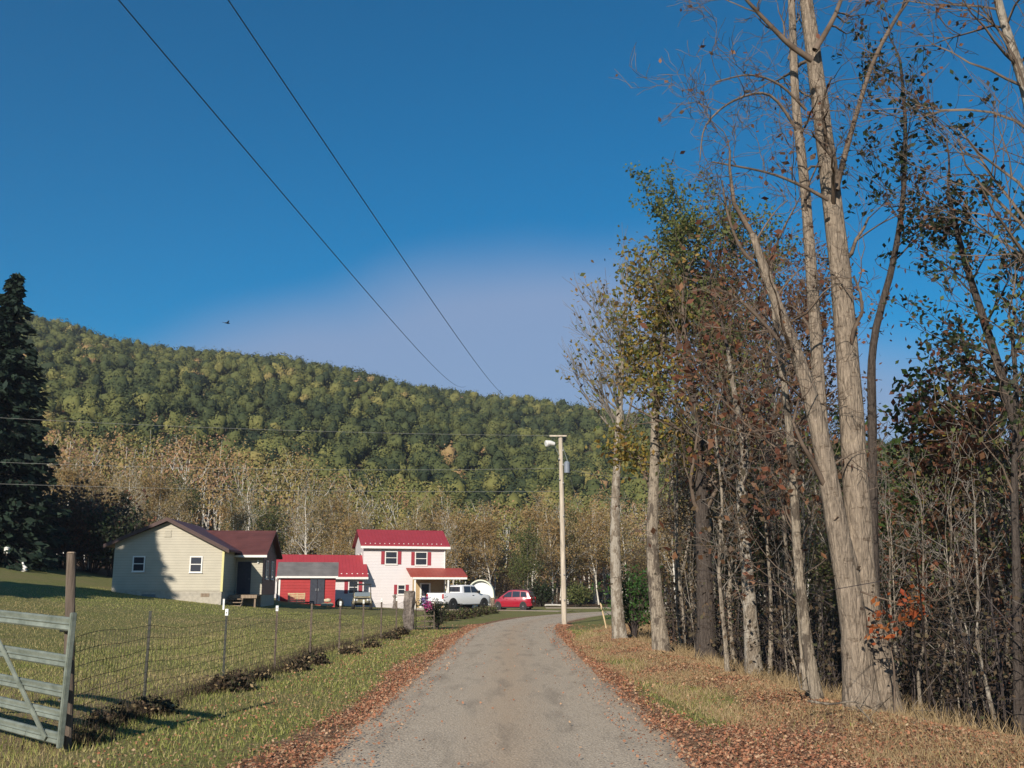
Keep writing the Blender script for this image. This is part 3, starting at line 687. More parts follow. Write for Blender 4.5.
nt_('russet_side_tree', 'russet-leaved tree right of the green-leaved one', [(1000, 715), (997, 620), (990, 540), (992, 500), (988, 470)], 17, .09, .03,
    bark='bark_dark', limbs=18, z0=.25, llen=1.8, cfg=dict(kids=(4, 4)), leaf=[('leaf_russet', 2, .2, .12), ('leaf_yellow', .3, .2, .1)])
nt_('red_sapling', 'small sapling with bright red leaves at the foot of the forked tree', [(893, 706), (894, 670), (890, 640), (897, 612)], 12.4, .014, .006,
    bark='twig', limbs=6, z0=.5, llen=.42, cfg=dict(kids=(3,)), leaf=[('leaf_red', 2, .06, .075)], cat_='sapling', sides=5, flare=1)

# --- understory of the wood: prototypes copied
def proto_tree(h, r, limbs, llen, kids, bark, twig, leaf, z0=.3, wander=.16, sink=0):
    p = [(0, 0, -.3)]; q = np.array([0., 0, 0]); 
    for i in range(5): q = q + np.array([rng.normal() * h * .018, rng.normal() * h * .018, h * .85 / 5]); p.append(tuple(q))
    t = tree('tree', 'x', (0, 0, 0), [(np.array(p), r, r * .3)], bark, twig, limbs, z0, llen, dict(kids=kids, wander=wander, rmin=.007), leaf, sides=7)
    return t
used = set()
def place(proto, name, x, y, s, rz, label, group, cat_='tree', sink=0.):
    if proto.as_pointer() not in used: o = proto; used.add(proto.as_pointer())
    else: o = copy_tree(proto)
    o.name = name; o.location = (x, y, Tz(x, y) - sink); o.scale = (s, s, s); o.rotation_euler = (0, 0, rz)
    tag(o, label, cat_, group); return o

wood = [proto_tree(7, .10, 16, 2.0, (4, 4), 'bark_dark', 'twig_dark', [('leaf_russet', 7, .2, .068)]),
        proto_tree(7.5, .10, 16, 2.0, (4, 4), 'bark_grey', 'twig', [('leaf_brown', 7, .2, .068)]),
        proto_tree(7, .09, 16, 2.0, (4, 4), 'bark_dark', 'twig_dark', [('leaf_darkgreen', 6, .2, .068), ('leaf_russet', 3, .2, .068)]),
        proto_tree(8, .11, 14, 2.1, (4, 4), 'bark_pale', 'twig_grey', [('leaf_brown', 4, .2, .065)]),
        proto_tree(7, .09, 18, 2.0, (4, 4), 'bark_dark', 'twig', [('leaf_olive', 7, .22, .068)])]
wkind = ['dark-barked russet-leaved tree', 'grey-barked brown-leaved tree', 'dark-barked tree with green and russet leaves', 'pale-barked sparse-leaved tree', 'dark-barked olive-leaved tree']
cand = []
tries = 0
while len(cand) < 62 and tries < 9000:
    tries += 1
    y = 15 * (95 / 15) ** rng.random(); u = rng.uniform(640, 1100); x = WX(u, y)
    if x < float(crest(y)) + 1.5 or (62 < y and x < 24 and y > 60): continue
    if y > 84 and x < 60: continue
    if any((x - a) ** 2 + (y - b_) ** 2 < (1.2 + y * .03) ** 2 for a, b_, *_ in cand): continue
    cand.append((x, y, u))
cand.sort(key=lambda c: c[2])
cnt = {}
tmp = []
for (x, y, u) in cand:
    k = int(rng.integers(0, 5))
    hz = (590 - (490 if u > 830 else 400)) * y / 1021 + 1.6 - Tz(x, y)
    s = min(max(hz * rng.uniform(.75, 1.1) / 7.5, .55), 1.7)
    tmp.append((x, y, u, k, s))
for k in range(5):
    rows = [t for t in tmp if t[3] == k]
    for i, (x, y, u, _, s) in enumerate(rows):
        place(wood[k], 'woodland_tree', x, y, s, rng.random() * 6.28, f'{wkind[k]} in the right-hand wood, {ordn(i)} such from the left', 'woodland trees right of the road')

# far trees behind the wood (right) and the named pale band behind the houses
band_p = [proto_tree(12, .14, 20, 3.4, (5, 4), 'bark_white', 'bark_white', [('leaf_tan', 3, .38, .20)], .28),
          proto_tree(12, .12, 20, 3.2, (5, 4), 'bark_white', 'bark_white', [('leaf_orange', 3, .38, .20), ('leaf_tan', 1, .38, .20)], .28),
          proto_tree(11, .12, 20, 3.2, (5, 4), 'bark_grey', 'twig_grey', [('leaf_olive', 5, .4, .2)], .22),
          proto_tree(13, .15, 18, 3.2, (5, 4), 'bark_white', 'bark_white', [('leaf_tan', 1, .4, .18)], .35),
          proto_tree(9, .11, 22, 2.8, (5, 4), 'bark_grey', 'twig', [('leaf_brown', 4, .4, .2), ('leaf_tan', 1, .4, .2)], .12)]
bkind = ['tan-leaved white-trunked tree', 'orange-leaved white-trunked tree', 'olive-leaved grey-trunked tree', 'nearly bare white-trunked tree', 'low bushy brown-leaved tree']
cand = []; tries = 0
while len(cand) < 92 and tries < 20000:
    tries += 1
    u = rng.uniform(30, 1060); y = rng.uniform(101, 121); x = WX(u, y)
    if u < 120: y = rng.uniform(84, 112); x = WX(u, y)
    if any((x - a) ** 2 + (y - b_) ** 2 < 3.1 ** 2 for a, b_, *_ in cand): continue
    cand.append((x, y, u))
cand.sort(key=lambda c: c[2])
tmp = []
for (x, y, u) in cand:
    k = int(rng.choice(5, p=[.34, .30, .07, .21, .08]))
    hp = np.interp(u, [30, 120, 250, 330, 450, 520, 620, 1060], [125, 118, 102, 96, 82, 80, 86, 108])
    H_ = hp * y / 1021 + 1.6 - Tz(x, y)
    s = H_ / 12.5 * rng.uniform(.75, 1.06) * (.8 if k == 4 else 1)
    tmp.append((x, y, u, k, s))
for k in range(5):
    rows = [t for t in tmp if t[3] == k]
    for i, (x, y, u, _, s) in enumerate(rows):
        where = 'behind the brown-roofed house' if u < 275 else ('behind the red-roofed buildings' if u < 450 else ('across the far junction' if u < 640 else 'far behind the roadside wood'))
        place(band_p[k], 'valley_tree', x, y, s, rng.random() * 6.28, f'{bkind[k]} {where}, {ordn(i)} such from the left', 'trees at the foot of the hill')

# slender pale trunks standing in the wood
slim = [proto_tree(6.5, .055, 7, 1.3, (3, 3), bk, 'twig_grey', [(lf, .8, .15, .07)], .5) for bk, lf in (('bark_pale', 'leaf_russet'), ('bark_grey', 'leaf_brown'), ('bark_pale', 'leaf_olive'))]
sk = ['slim pale trunk with few russet leaves', 'slim grey trunk with few brown leaves', 'slim pale trunk with few olive leaves']
sp_ = []; tries = 0
while len(sp_) < 54 and tries < 4000:
    tries += 1; y = 11.5 * (46 / 11.5) ** rng.random(); x = float(crest(y)) + .5 + 5.5 * rng.random() ** 1.3; u = 512 + 1021 * x / y
    if u > 1060 or any((x - a) ** 2 + (y - b_) ** 2 < .5 for a, b_, *_ in sp_): continue
    sp_.append((x, y, u, int(rng.integers(0, 3))))
for k in range(3):
    for i, (x, y, u, _) in enumerate(sorted([t for t in sp_ if t[3] == k], key=lambda t: t[2])):
        hz = (590 - (500 if u > 830 else 420)) * y / 1021 + 1.6 - Tz(x, y)
        place(slim[k], 'slender_tree', x, y, min(max(hz * rng.uniform(.8, 1.3) / 6.5, .5), 1.6), rng.random() * 6.28, f'{sk[k]} in the right-hand wood, {ordn(i)} such from the left', 'slim trunks in the roadside wood')
# --- brush inside the wood
tb = Tubes(); lv = []
for _ in range(3600):
    y = 8.5 * (70 / 8.5) ** rng.random(); x = float(crest(y)) + .5 + abs(rng.normal()) * (2.2 + y * .22)
    if y > 60: continue
    z = Tz(x, y) - .05; l_ = rng.uniform(.5, 2.6); q = rng.normal(size=2) * .5
    p = np.array([(x, y, z), (x + q[0] * .25 * l_, y + q[1] * .25 * l_, z + l_ * .5), (x + q[0] * .7 * l_, y + q[1] * .7 * l_, z + l_ * .85), (x + q[0] * 1.3 * l_, y + q[1] * 1.3 * l_, z + l_ * rng.uniform(.6, 1.0))])
    tb.add(p, np.array([.009, .007, .005, .003]) * rng.uniform(.7, 1.8), 3)
    for __ in range(18): lv.append(p[rng.integers(1, 4)] + rng.normal(size=3) * .22)
o = tb.build('bramble_stems', M['twig_dark']); tag(o, 'tangled bramble and sapling stems filling the wood floor', 'undergrowth', kind='stuff')
lv = np.array(lv); v, f = leaf_quads(lv, rng.uniform(.6, 1.3, len(lv)) * (.028 + .0022 * lv[:, 1]), 1.5)
tag(np_mesh('undergrowth', v, f, M['weed']), 'dark withered undergrowth leaves on the wood floor', 'undergrowth', kind='stuff')

# pale saplings standing along the wood edge
sap = []
for _ in range(40):
    y = 10.5 * (34 / 10.5) ** rng.random(); x = float(crest(y)) + rng.uniform(.25, 2.6); sap.append((x, y, x / y))
sap.sort(key=lambda s: s[2])
for i, (x, y, _) in enumerate(sap):
    h = rng.uniform(1.6, 4.2); b = np.array([x, y, Tz(x, y) - .05]); q = rng.normal(size=2) * .16
    pts = np.array([b, b + [q[0] * .3 * h, q[1] * .3 * h, h * .4], b + [q[0] * h, q[1] * h, h]])
    tree('sapling', f'bare thin {"pale" if i % 2 else "grey"} sapling on the wood edge, {ordn(i)} from the left', b, [(pts, rng.uniform(.012, .026), .005)],
         'bark_pale' if i % 2 else 'bark_grey', 'twig_grey', limbs=5, z0=.35, llen=h * .3, cfg=dict(kids=(3,), rmin=.003), leaf=[('leaf_brown', .6, .08, .07)], sides=5, flare=1, group='saplings along the wood edge', cat_='sapling')

# fallen limbs on the bank
def fallen(pix, d, r, label):
    pts = px_path(pix, d, False); b = pts[0].copy(); tb = Tubes(); p = smooth_path(pts - b, 4); tb.add(p, np.linspace(r, r * .4, len(p)), 6, .15)
    for _ in range(3):
        i = int(rng.integers(2, len(p) - 1)); tb.add([p[i], p[i] + rng.normal(size=3) * .12 + [0, 0, .06], p[i] + rng.normal(size=3) * .22 + [0, 0, .10]], [r * .4, r * .25, r * .1], 3)
    o = tb.build('fallen_branch', M['bark_pale']); o.location = b; tag(o, label, 'branch', 'fallen branches on the bank')
fallen([(808, 701), (830, 704), (855, 702), (880, 712)], 12.3, .018, 'long pale fallen branch lying across the foot of the forked tree')
fallen([(912, 723), (930, 727), (945, 727), (962, 730)], 11.4, .016, 'short pale fallen branch right of the red sapling')
fallen([(784, 640), (790, 652), (796, 668), (801, 690)], 13.4, .022, 'broken pale limb leaning beside the slender white stem')
fallen([(856, 705), (872, 722), (880, 735)], 11.6, .012, 'thin forked branch lying on the leafy bank')

# ------------------------------------------------------------------ spruces
def spruce(name, label, x, y, H, Rb, dens=1.0, tip=0.0):
    z = Tz(x, y); root = empty(name, (x, y, z)); tag(root, label, 'tree')
    tb = Tubes(); tb.add([(0, 0, -.3), (0, 0, H * .5), (0, 0, H)], [.34, .2, .03], 8); tb.build('trunk', M['bark_dark'], root)
    bb = Tubes(); C_, U_, S_ = [], [], []
    nW = int(46 * dens)
    for i in range(nW):
        t = (i + .5) / nW; zz = H * (.045 + .95 * t); Lr = Rb * (1 - t) ** .82 * 1.0 + .25
        nb = int(9 * (1 - t) + 5)
        for j in range(nb):
            a = rng.random() * 6.28; l_ = Lr * rng.uniform(.72, 1.16); dx, dy = math.cos(a), math.sin(a)
            droop = -.30 * l_ + .1
            pts = np.array([(0, 0, zz), (dx * l_ * .45, dy * l_ * .45, zz + droop * .35), (dx * l_ * .8, dy * l_ * .8, zz + droop * .85), (dx * l_, dy * l_, zz + droop * .8)])
            bb.add(pts, [.035, .025, .015, .006], 3)
            k = int(16 + 26 * l_ / Rb * 1.3)
            u = rng.random(k) ** .6; pp = np.stack([np.interp(u, [0, .45, .8, 1], pts[:, q]) for q in range(3)], 1)
            side = (rng.random(k) - .5) * .75 * l_ * (1.05 - u) + rng.normal(size=k) * .1
            pp = pp + np.stack([-dy * side, dx * side, -abs(rng.normal(size=k)) * .22 - abs(side) * .15], 1)
            C_.append(pp); U_.append(np.stack([dx + rng.normal(size=k) * .5, dy + rng.normal(size=k) * .5, rng.normal(size=k) * .35 - .35], 1)); S_.append(rng.uniform(.3, .62, k))
    bb.build('branches', M['bark_dark'], root)
    v, f = leaf_quads(np.concatenate(C_), np.concatenate(S_), 2.2, None, np.concatenate(U_))
    np_mesh('needles', v, f, M['needle'], root)
spruce('spruce', 'tall dark green spruce at the left edge of the lawn', WX(-17, 72), 72, 21.5, 5.2, 1.25)
spruce('spruce', 'dark spruce left of the frame whose shadow falls on the pale house', -31.8, 34.5, 18.0, 5.8, 1.4)
# dark undergrowth shrubs between spruce and house
def shrub(name, label, x, y, h, wd, leafs, twig='twig_dark', n=26, size=.16, group=None, cat_='shrub', stems=True):
    z = Tz(x, y); root = empty(name, (x, y, z)); tag(root, label, cat_, group); tb = Tubes(); an = []
    for i in range(n):
        a = rng.random() * 6.28; q = rng.random() ** .5; 
        grow(tb, an, np.array([math.cos(a) * q * wd * .15, math.sin(a) * q * wd * .15, -.03]), np.array([math.cos(a) * q * wd / h * .8, math.sin(a) * q * wd / h * .8, 1.]), h * rng.uniform(.6, .95), .012 + h * .006, 1, dict(wander=.15, up=.02, kids=(4,), rmin=.003 + h * .001))
    tb.build('stems', M[twig], root)
    for (m_, per, sp_) in leafs: leaves_mesh(an, per, sp_, size, M[m_], root, 'foliage')
    return root
for i, (u, y, h, wd, lf, nm) in enumerate([(62, 80, 5.5, 4, 'leaf_brown', 'dusky brown-leaved shrub right of the tall spruce'), (90, 82, 5.0, 4, 'leaf_russet', 'dusky russet shrub behind the wooden gate post'),
                                     (112, 80, 4.4, 3.2, 'leaf_darkgreen', 'dark green shrub against the left end of the pale house'), (40, 84, 4.5, 4, 'leaf_darkgreen', 'dark green shrub tucked behind the tall spruce')]):
    shrub('shrub', nm, WX(u, y), y, h, wd, [(lf, 8, .3)], n=40, size=.26, group='shrubs left of the pale house')
shrub('evergreen_shrub', 'bright green leafy shrub right of the grey birch trunk', WX(634, 32), 32, 1.7, .30, [('ivy', 9, .08)], n=22, size=.08)
shrub('evergreen_shrub', 'small dark green bush under the far trees left of the pole', WX(577, 99), 99, 1.8, 1.4, [('leaf_olive', 8, .2)], n=26, size=.16)
shrub('evergreen_shrub', 'small dark green bush behind the rear of the red car', WX(542, 101), 101, 2.0, 1.6, [('leaf_darkgreen', 8, .2)], n=26, size=.16)
shrub('evergreen_shrub', 'dark green pointed shrub beside the small gate with flowers', WX(438.5, 42.6), 42.6, 1.0, .22, [('leaf_darkgreen', 8, .04)], n=22, size=.055)
# weeds along the wire fence
for i, (u, v_, h, wd) in enumerate([(118, 716, .28, .5), (160, 708, .42, .55), (236, 686, .55, .75), (262, 676, .3, .5), (300, 668, .38, .6), (318, 662, .42, .6), (352, 652, .3, .5), (372, 646, .28, .5), (392, 638, .32, .6), (401, 634, .45, .5)]):
    d_ = CAMZ * 1021 / (v_ - HZ)
    shrub('weed_clump', f'dark withered weed clump at the fence foot, {ordn(i)} from the left', WX(u, d_), d_, h * .45, wd * 1.0, [('weed', 4, .05), ('drygrass', .6, .05)], twig='twig', n=44, size=.035 + d_ * .0012, group='weed clumps along the wire fence', cat_='weeds')
for i, (u, v_) in enumerate([(446, 620), (455, 618.5), (464, 617.5), (473, 616), (481, 614.5), (489, 613)]):
    d_ = CAMZ * 1021 / (v_ - HZ)
    shrub('hedge_weed', f'low brown weed clump edging the lawn beyond the small gate, {ordn(i)} from the left', WX(u, d_), d_, .42, 1.0, [('weed', 4, .08), ('leaf_olive', 2, .08)], twig='twig', n=30, size=.09, group='weeds edging the far lawn', cat_='weeds')

# ------------------------------------------------------------------ building materials
def siding(name, c, pitch=.115, dirt=.12, vert=False):
    m, nt, out = new_mat(name)
    tc = N(nt, 'ShaderNodeTexCoord'); sp = N(nt, 'ShaderNodeSeparateXYZ'); L(nt, tc.outputs['Object'], sp.inputs[0])
    dv_ = N(nt, 'ShaderNodeMath', operation='DIVIDE', i_1=pitch); L(nt, sp.outputs[0 if vert else 2], dv_.inputs[0])
    fr = N(nt, 'ShaderNodeMath', operation='FRACT'); L(nt, dv_.outputs[0], fr.inputs[0])
    no = N(nt, 'ShaderNodeTexNoise', i_Scale=1.3, i_Detail=5); L(nt, tc.outputs['Object'], no.inputs['Vector'])
    rp = ramp(nt, [(.3, tuple(k * (1 - dirt) for k in c)), (.7, c)]); L(nt, no.outputs[0], rp.inputs[0])
    gap = ramp(nt, [(0, (.45, .45, .45)), (.10, (1, 1, 1)), (1, (1, 1, 1))]); L(nt, fr.outputs[0], gap.inputs[0])
    mu = N(nt, 'ShaderNodeMix', data_type='RGBA', blend_type='MULTIPLY', i_0=.8); L(nt, rp.outputs[0], mu.inputs[6]); L(nt, gap.outputs[0], mu.inputs[7])
    b = N(nt, 'ShaderNodeBsdfPrincipled'); b.inputs['Roughness'].default_value = .55; b.inputs['Specular IOR Level'].default_value = .3
    L(nt, mu.outputs[2], b.inputs['Base Color'])
    inv = N(nt, 'ShaderNodeMath', operation='SUBTRACT', i_0=1.0); L(nt, fr.outputs[0], inv.inputs[1])
    bp = N(nt, 'ShaderNodeBump', i_Strength=.7, i_Distance=.02); L(nt, inv.outputs[0], bp.inputs['Height']); L(nt, bp.outputs[0], b.inputs['Normal'])
    L(nt, b.outputs[0], out.inputs[0]); return m
M['side_beige'] = siding('side_beige', (.46, .42, .32), .16)
M['side_beige_shaded'] = siding('side_beige_shaded', (.10, .065, .05), .16)  # wing siding: shade of the end wall facing away from the sun, in its colour
M['side_white'] = siding('side_white', (.69, .64, .62), .13, .05)
M['red_board'] = siding('red_board', (.42, .035, .035), .22, .25)
M['found'] = simple('found', (.34, .31, .25), (.46, .42, .34), .9, 5, bump=.3)
M['shingle'] = siding('shingle', (.15, .055, .045), .14, .35)
M['shingle_grey'] = siding('shingle_grey', (.20, .185, .17), .14, .35)
M['metal_red'] = siding('metal_red', (.36, .045, .055), .30, .12, True)
M['metal_red_faded'] = siding('metal_red_faded', (.40, .075, .05), .30, .2, True)
M['trim_white'] = simple('trim_white', (.70, .68, .62), (.80, .78, .73), .5)
M['trim_yellow'] = simple('trim_yellow', (.56, .52, .22), (.62, .57, .28), .6)
M['trim_brown'] = simple('trim_brown', (.06, .035, .03), (.09, .05, .04), .6)
M['shutter_red'] = simple('shutter_red', (.28, .03, .045), (.34, .045, .055), .6)
M['door_dark'] = simple('door_dark', (.028, .032, .045), (.045, .05, .065), .6)
M['wall_tan'] = simple('wall_tan', (.36, .25, .13), (.44, .32, .17), .8)
def glassmat(name, c, rough=.06):
    m, nt, out = new_mat(name); b = N(nt, 'ShaderNodeBsdfPrincipled')
    b.inputs['Base Color'].default_value = (*c, 1); b.inputs['Roughness'].default_value = rough; b.inputs['Specular IOR Level'].default_value = .8
    L(nt, b.outputs[0], out.inputs[0]); return m
M['pane'] = glassmat('pane', (.03, .035, .045)); M['pane_pale'] = glassmat('pane_pale', (.16, .19, .20), .15)
M['wood'] = simple('wood', (.16, .115, .08), (.36, .28, .20), .9, 6, (3, 3, .3), .5)
M['wood_pole'] = simple('wood_pole', (.30, .25, .19), (.62, .54, .43), .85, 5, (4, 4, .25), .4)
M['wood_old'] = simple('wood_old', (.06, .045, .035), (.19, .15, .115), .95, 7, (4, 4, .3), .7)
M['wood_new'] = simple('wood_new', (.42, .30, .16), (.58, .44, .26), .8, 5)
M['galv'] = simple('galv', (.13, .15, .12), (.27, .30, .25), .5, 7, (.6, 1, 1), metal=.2, spec=.5)
M['steel'] = simple('steel', (.22, .22, .22), (.32, .32, .31), .5, metal=.6)
M['post_green'] = simple('post_green', (.02, .03, .022), (.05, .045, .035), .6, 9)
M['cap_white'] = simple('cap_white', (.7, .72, .66), (.8, .8, .76), .6)
M['wire'] = simple('wire', (.035, .028, .022), (.07, .055, .042), .7)
M['cable'] = simple('cable', (.05, .05, .055), (.07, .07, .075), .6)
M['rubber'] = simple('rubber', (.018, .018, .018), (.03, .03, .03), .85)
M['rim'] = simple('rim', (.38, .38, .39), (.5, .5, .5), .35, metal=.7)
M['white_paint'] = simple('white_paint', (.78, .78, .78), (.80, .80, .80), .25, coat=.6, spec=.5)
M['red_paint'] = simple('red_paint', (.30, .006, .022), (.32, .008, .026), .25, coat=.7, spec=.5)
M['black_plastic'] = simple('black_plastic', (.02, .02, .02), (.03, .03, .03), .6)
M['lamp_red'] = simple('lamp_red', (.35, .01, .01), (.4, .015, .01), .2)
M['lamp_clear'] = simple('lamp_clear', (.65, .65, .62), (.72, .72, .70), .15)
M['tarp'] = simple('tarp', (.70, .71, .68), (.80, .81, .78), .6, 2)
M['tarp_yellow'] = simple('tarp_yellow', (.60, .62, .48), (.68, .69, .55), .6, 2)
M['camo'] = simple('camo', (.10, .09, .05), (.30, .26, .17), .6, 4)
M['stone'] = simple('stone', (.09, .075, .065), (.28, .235, .20), .95, 7, bump=.8)
M['concrete'] = simple('concrete', (.42, .40, .35), (.52, .50, .45), .9, 5)
M['pink'] = leafmat('pink', [(.5, .06, .22), (.62, .12, .32), (.42, .04, .2)], .3)
M['violet'] = leafmat('violet', [(.10, .08, .28), (.18, .12, .38), (.5, .5, .6)], .3)

def window(parent, x, y, z, w_, h_, frame='trim_white', pane='pane', shut=None, double=True, axis='y', shw=.3):
    """window in a wall facing local -y (axis y) or +x (axis x); x,y,z = lower left corner on the wall face"""
    t = .07; b = MB()
    def bx(a0, a1, d0_, d1_, c0, c1):
        if axis == 'y': b.box(x + a0, x + a1, y - d1_, y - d0_, z + c0, z + c1)
        else: b.box(x + d0_, x + d1_, y + a0, y + a1, z + c0, z + c1)
    bx(-t, 0, .002, .05, -t, h_ + t); bx(w_, w_ + t, .002, .05, -t, h_ + t); bx(0, w_, .002, .05, -t, 0); bx(0, w_, .002, .05, h_, h_ + t)
    if double: bx(0, w_, .002, .042, h_ * .48, h_ * .48 + .05)
    bx(-t - .03, w_ + t + .03, .052, .09, -t - .03, -t + .01)
    f_ = b.build('window', M[frame], parent)
    b = MB(); bx(0.002, w_ - .002, .004, .022, .002, h_ * .478 if double else h_ - .002)
    if double: bx(0.002, w_ - .002, .004, .022, h_ * .48 + .052, h_ - .002)
    b.build('pane', M[pane], f_)
    if shut:
        for a0 in (-t - shw - .04, w_ + t + .04):
            b = MB(); bx(a0, a0 + shw, .003, .04, -.05, h_ + .05)
            for k in range(7): bx(a0 + .04, a0 + shw - .04, .0405, .05, k * h_ / 7 + .02, k * h_ / 7 + h_ / 14 + .01)
            b.build('shutter', M[shut], parent)
    return f_

# ------------------------------------------------------------------ pale house with brown roof
a4 = R(4.0); hx, hy = WX(222, 62), 62.0
H1 = empty('house', (hx, hy, 0), a4); tag(H1, 'pale yellow-beige clapboard house with brown shingle roof, half in spruce shadow', 'house')
WL, DP = 6.55, 8.0
zl, zr, zp, xp = 4.42, 4.08, 5.80, -3.45
MB().prism([(-WL, 1.55), (0, 1.55), (0, zr), (xp, zp - .12), (-WL, zl)], 0, DP, 'y').build('wall', M['side_beige'], H1)
MB().box(-WL + .03, -.03, .03, DP - .03, -.6, 1.55).build('foundation', M['found'], H1)
MB().prism([(.003, 1.3), (1.72, 1.3), (1.72, 4.0), (.003, 4.0)], 3.9, 9.1, 'y').prism([(3.95, 4.0), (9.05, 4.0), (6.5, 5.32)], .1, 1.71, 'x').build('wing_wall', M['side_beige_shaded'], H1)
MB().box(.05, 1.69, 3.95, 9.05, -.6, 1.3).build('wing_foundation', M['found'], H1)
MB().box(.0045, 1.70, 3.86, 3.898, 1.32, 3.95).build('porch_wall', M['side_beige'], H1)
b = MB(); th = .13
# main gable roof: two slopes
def slope(b, x0, z0, x1, z1, y0, y1, th=.13):
    b.prism([(x0, z0), (x1, z1), (x1, z1 + th), (x0, z0 + th)], y0, y1, 'y')
ml = (zp - zl) / (xp + WL); mrr = (zp - zr) / (0 - xp)
b = MB(); slope(b, -WL - .55, zl - ml * .55, xp, zp, -.35, DP + .3); slope(b, .35, zr - mrr * .35, xp, zp, -.35, DP + .3)
rf = b.build('roof', M['shingle'], H1)
b = MB()
b.prism([(3.25, 3.72), (6.5, 5.42), (6.5, 5.55), (3.25, 3.85)], -2.75, 2.05, 'x'); b.prism([(9.75, 3.72), (6.5, 5.42), (6.5, 5.55), (9.75, 3.85)], -2.75, 2.05, 'x')
b.build('wing_roof', M['shingle'], H1)
b = MB()
b.prism([(-WL - .56, zl - ml * .55 - .10), (xp, zp - .08), (xp, zp + .155), (-WL - .56, zl - ml * .55 + .14)], -.40, -.353, 'y')
b.prism([(.36, zr - mrr * .35 - .10), (xp, zp - .08), (xp, zp + .155), (.36, zr - mrr * .35 + .14)], -.398, -.354, 'y')
b.build('fascia', M['trim_brown'], H1)
MB().box(-.15, 2.06, 3.14, 3.247, 3.66, 3.80).build('gutter', M['trim_white'], H1)
MB().box(-.10, .03, -.025, .10, 1.5, zr - .05).build('corner_board', M['trim_yellow'], H1)
window(H1, -1.95, 0, 2.7, .62, .85); window(H1, -5.35, 0, 2.75, .60, .80)
for yy_ in (5.0, 7.2): window(H1, 1.72, yy_, 2.35, .7, 1.1, axis='x')
b = MB(); b.box(xp - .22, xp + .22, -.03, -.003, 4.75, 5.2)
for k in range(5): b.box(xp - .17, xp + .17, -.045, -.031, 4.79 + k * .08, 4.83 + k * .08)
b.build('gable_vent', M['side_beige'], H1)
MB().box(-1.25, -.75, .0, .028, 1.2, 1.4).build('foundation_vent', M['wood'], H1)
MB().box(-4.75, -3.95, -.02, .029, .95, 1.35).build('basement_window', M['pane_pale'], H1)
d_ = MB().box(.12, .98, 3.80, 3.857, 1.35, 3.4).build('door', M['door_dark'], H1); MB().cyl((.88, 3.80, 2.3), (.88, 3.74, 2.3), .03).build('handle', M['steel'], d_)
b = MB().box(1.35, 1.45, 3.76, 3.857, 3.3, 3.5); b.build('porch_lamp', M['lamp_clear'], H1)
b = MB(); b.box(.1, 1.75, 1.9, 3.85, 1.22, 1.30)
for xx in (.16, 1.6):
    for yy_ in (1.95, 3.6): b.box(xx, xx + .1, yy_, yy_ + .1, .2, 1.22)
b.box(.08, 1.77, 1.86, 1.9, 1.1, 1.305)
dk = b.build('deck', M['wood'], H1)
b = MB()
for k in range(3): b.box(.0 - .1, 1.0, 1.50 - k * .28, 1.78 - k * .28, 1.02 - k * .2, 1.07 - k * .2)
for xx in (-.1, .96): b.prism([(.9, .45), (1.85, .45), (1.85, 1.1), (1.75, 1.1)], xx - .045, xx - .002, 'x')
b.build('steps', M['wood'], dk)

# ------------------------------------------------------------------ white house
b16 = R(16.0)
H2 = empty('house', (WX(362.5, 88), 88, 0), b16); tag(H2, 'two-storey white farmhouse with bright red metal roof and red shutters', 'house')
w2, d2, ez, rz_ = 7.25, 5.6, 5.5, 6.85
MB().prism([(0, -.4), (d2, -.4), (d2, ez), (d2 / 2, rz_ - .1), (0, ez)], 0, w2, 'x').build('wall', M['side_white'], H2)
b = MB()
sl2 = (rz_ - ez) / (d2 / 2)
b.prism([(-.32, ez - sl2 * .32), (d2 / 2, rz_), (d2 / 2, rz_ + .09), (-.32, ez - sl2 * .32 + .09)], -.3, w2 + .35, 'x')
b.prism([(d2 + .32, ez - sl2 * .32), (d2 / 2, rz_), (d2 / 2, rz_ + .09), (d2 + .32, ez - sl2 * .32 + .09)], -.3, w2 + .35, 'x')
rf2 = b.build('roof', M['metal_red'], H2)
MB().box(-.32, w2 + .37, -.46, -.33, ez - .36, ez - .16).build('gutter', M['trim_white'], H2)
b = MB()
for k in range(17): b.box(.1 + k * .42, .17 + k * .42, -.10, -.04, ez - sl2 * .08 + .09, ez - sl2 * .08 + .15)
b.build('snow_guards', M['trim_white'], rf2)
MB().cyl((w2 - .06, -.06, 0), (w2 - .06, -.06, ez - .3), .05).build('downpipe', M['trim_white'], H2)
window(H2, 1.95, 0, 3.85, .95, 1.0, shut='shutter_red'); window(H2, 4.6, 0, 3.78, .95, 1.05, shut='shutter_red')
window(H2, 3.10, 0, 1.28, .55, .72, shut='shutter_red', shw=.26)
for yy_ in (1.2, 3.4):   # left gable windows
    b = MB(); b.box(-.045, -.003, yy_, yy_ + .7, 3.8, 4.8); f_ = b.build('window', M['trim_white'], H2); MB().box(-.055, -.046, yy_ + .07, yy_ + .63, 3.87, 4.73).build('pane', M['pane'], f_)
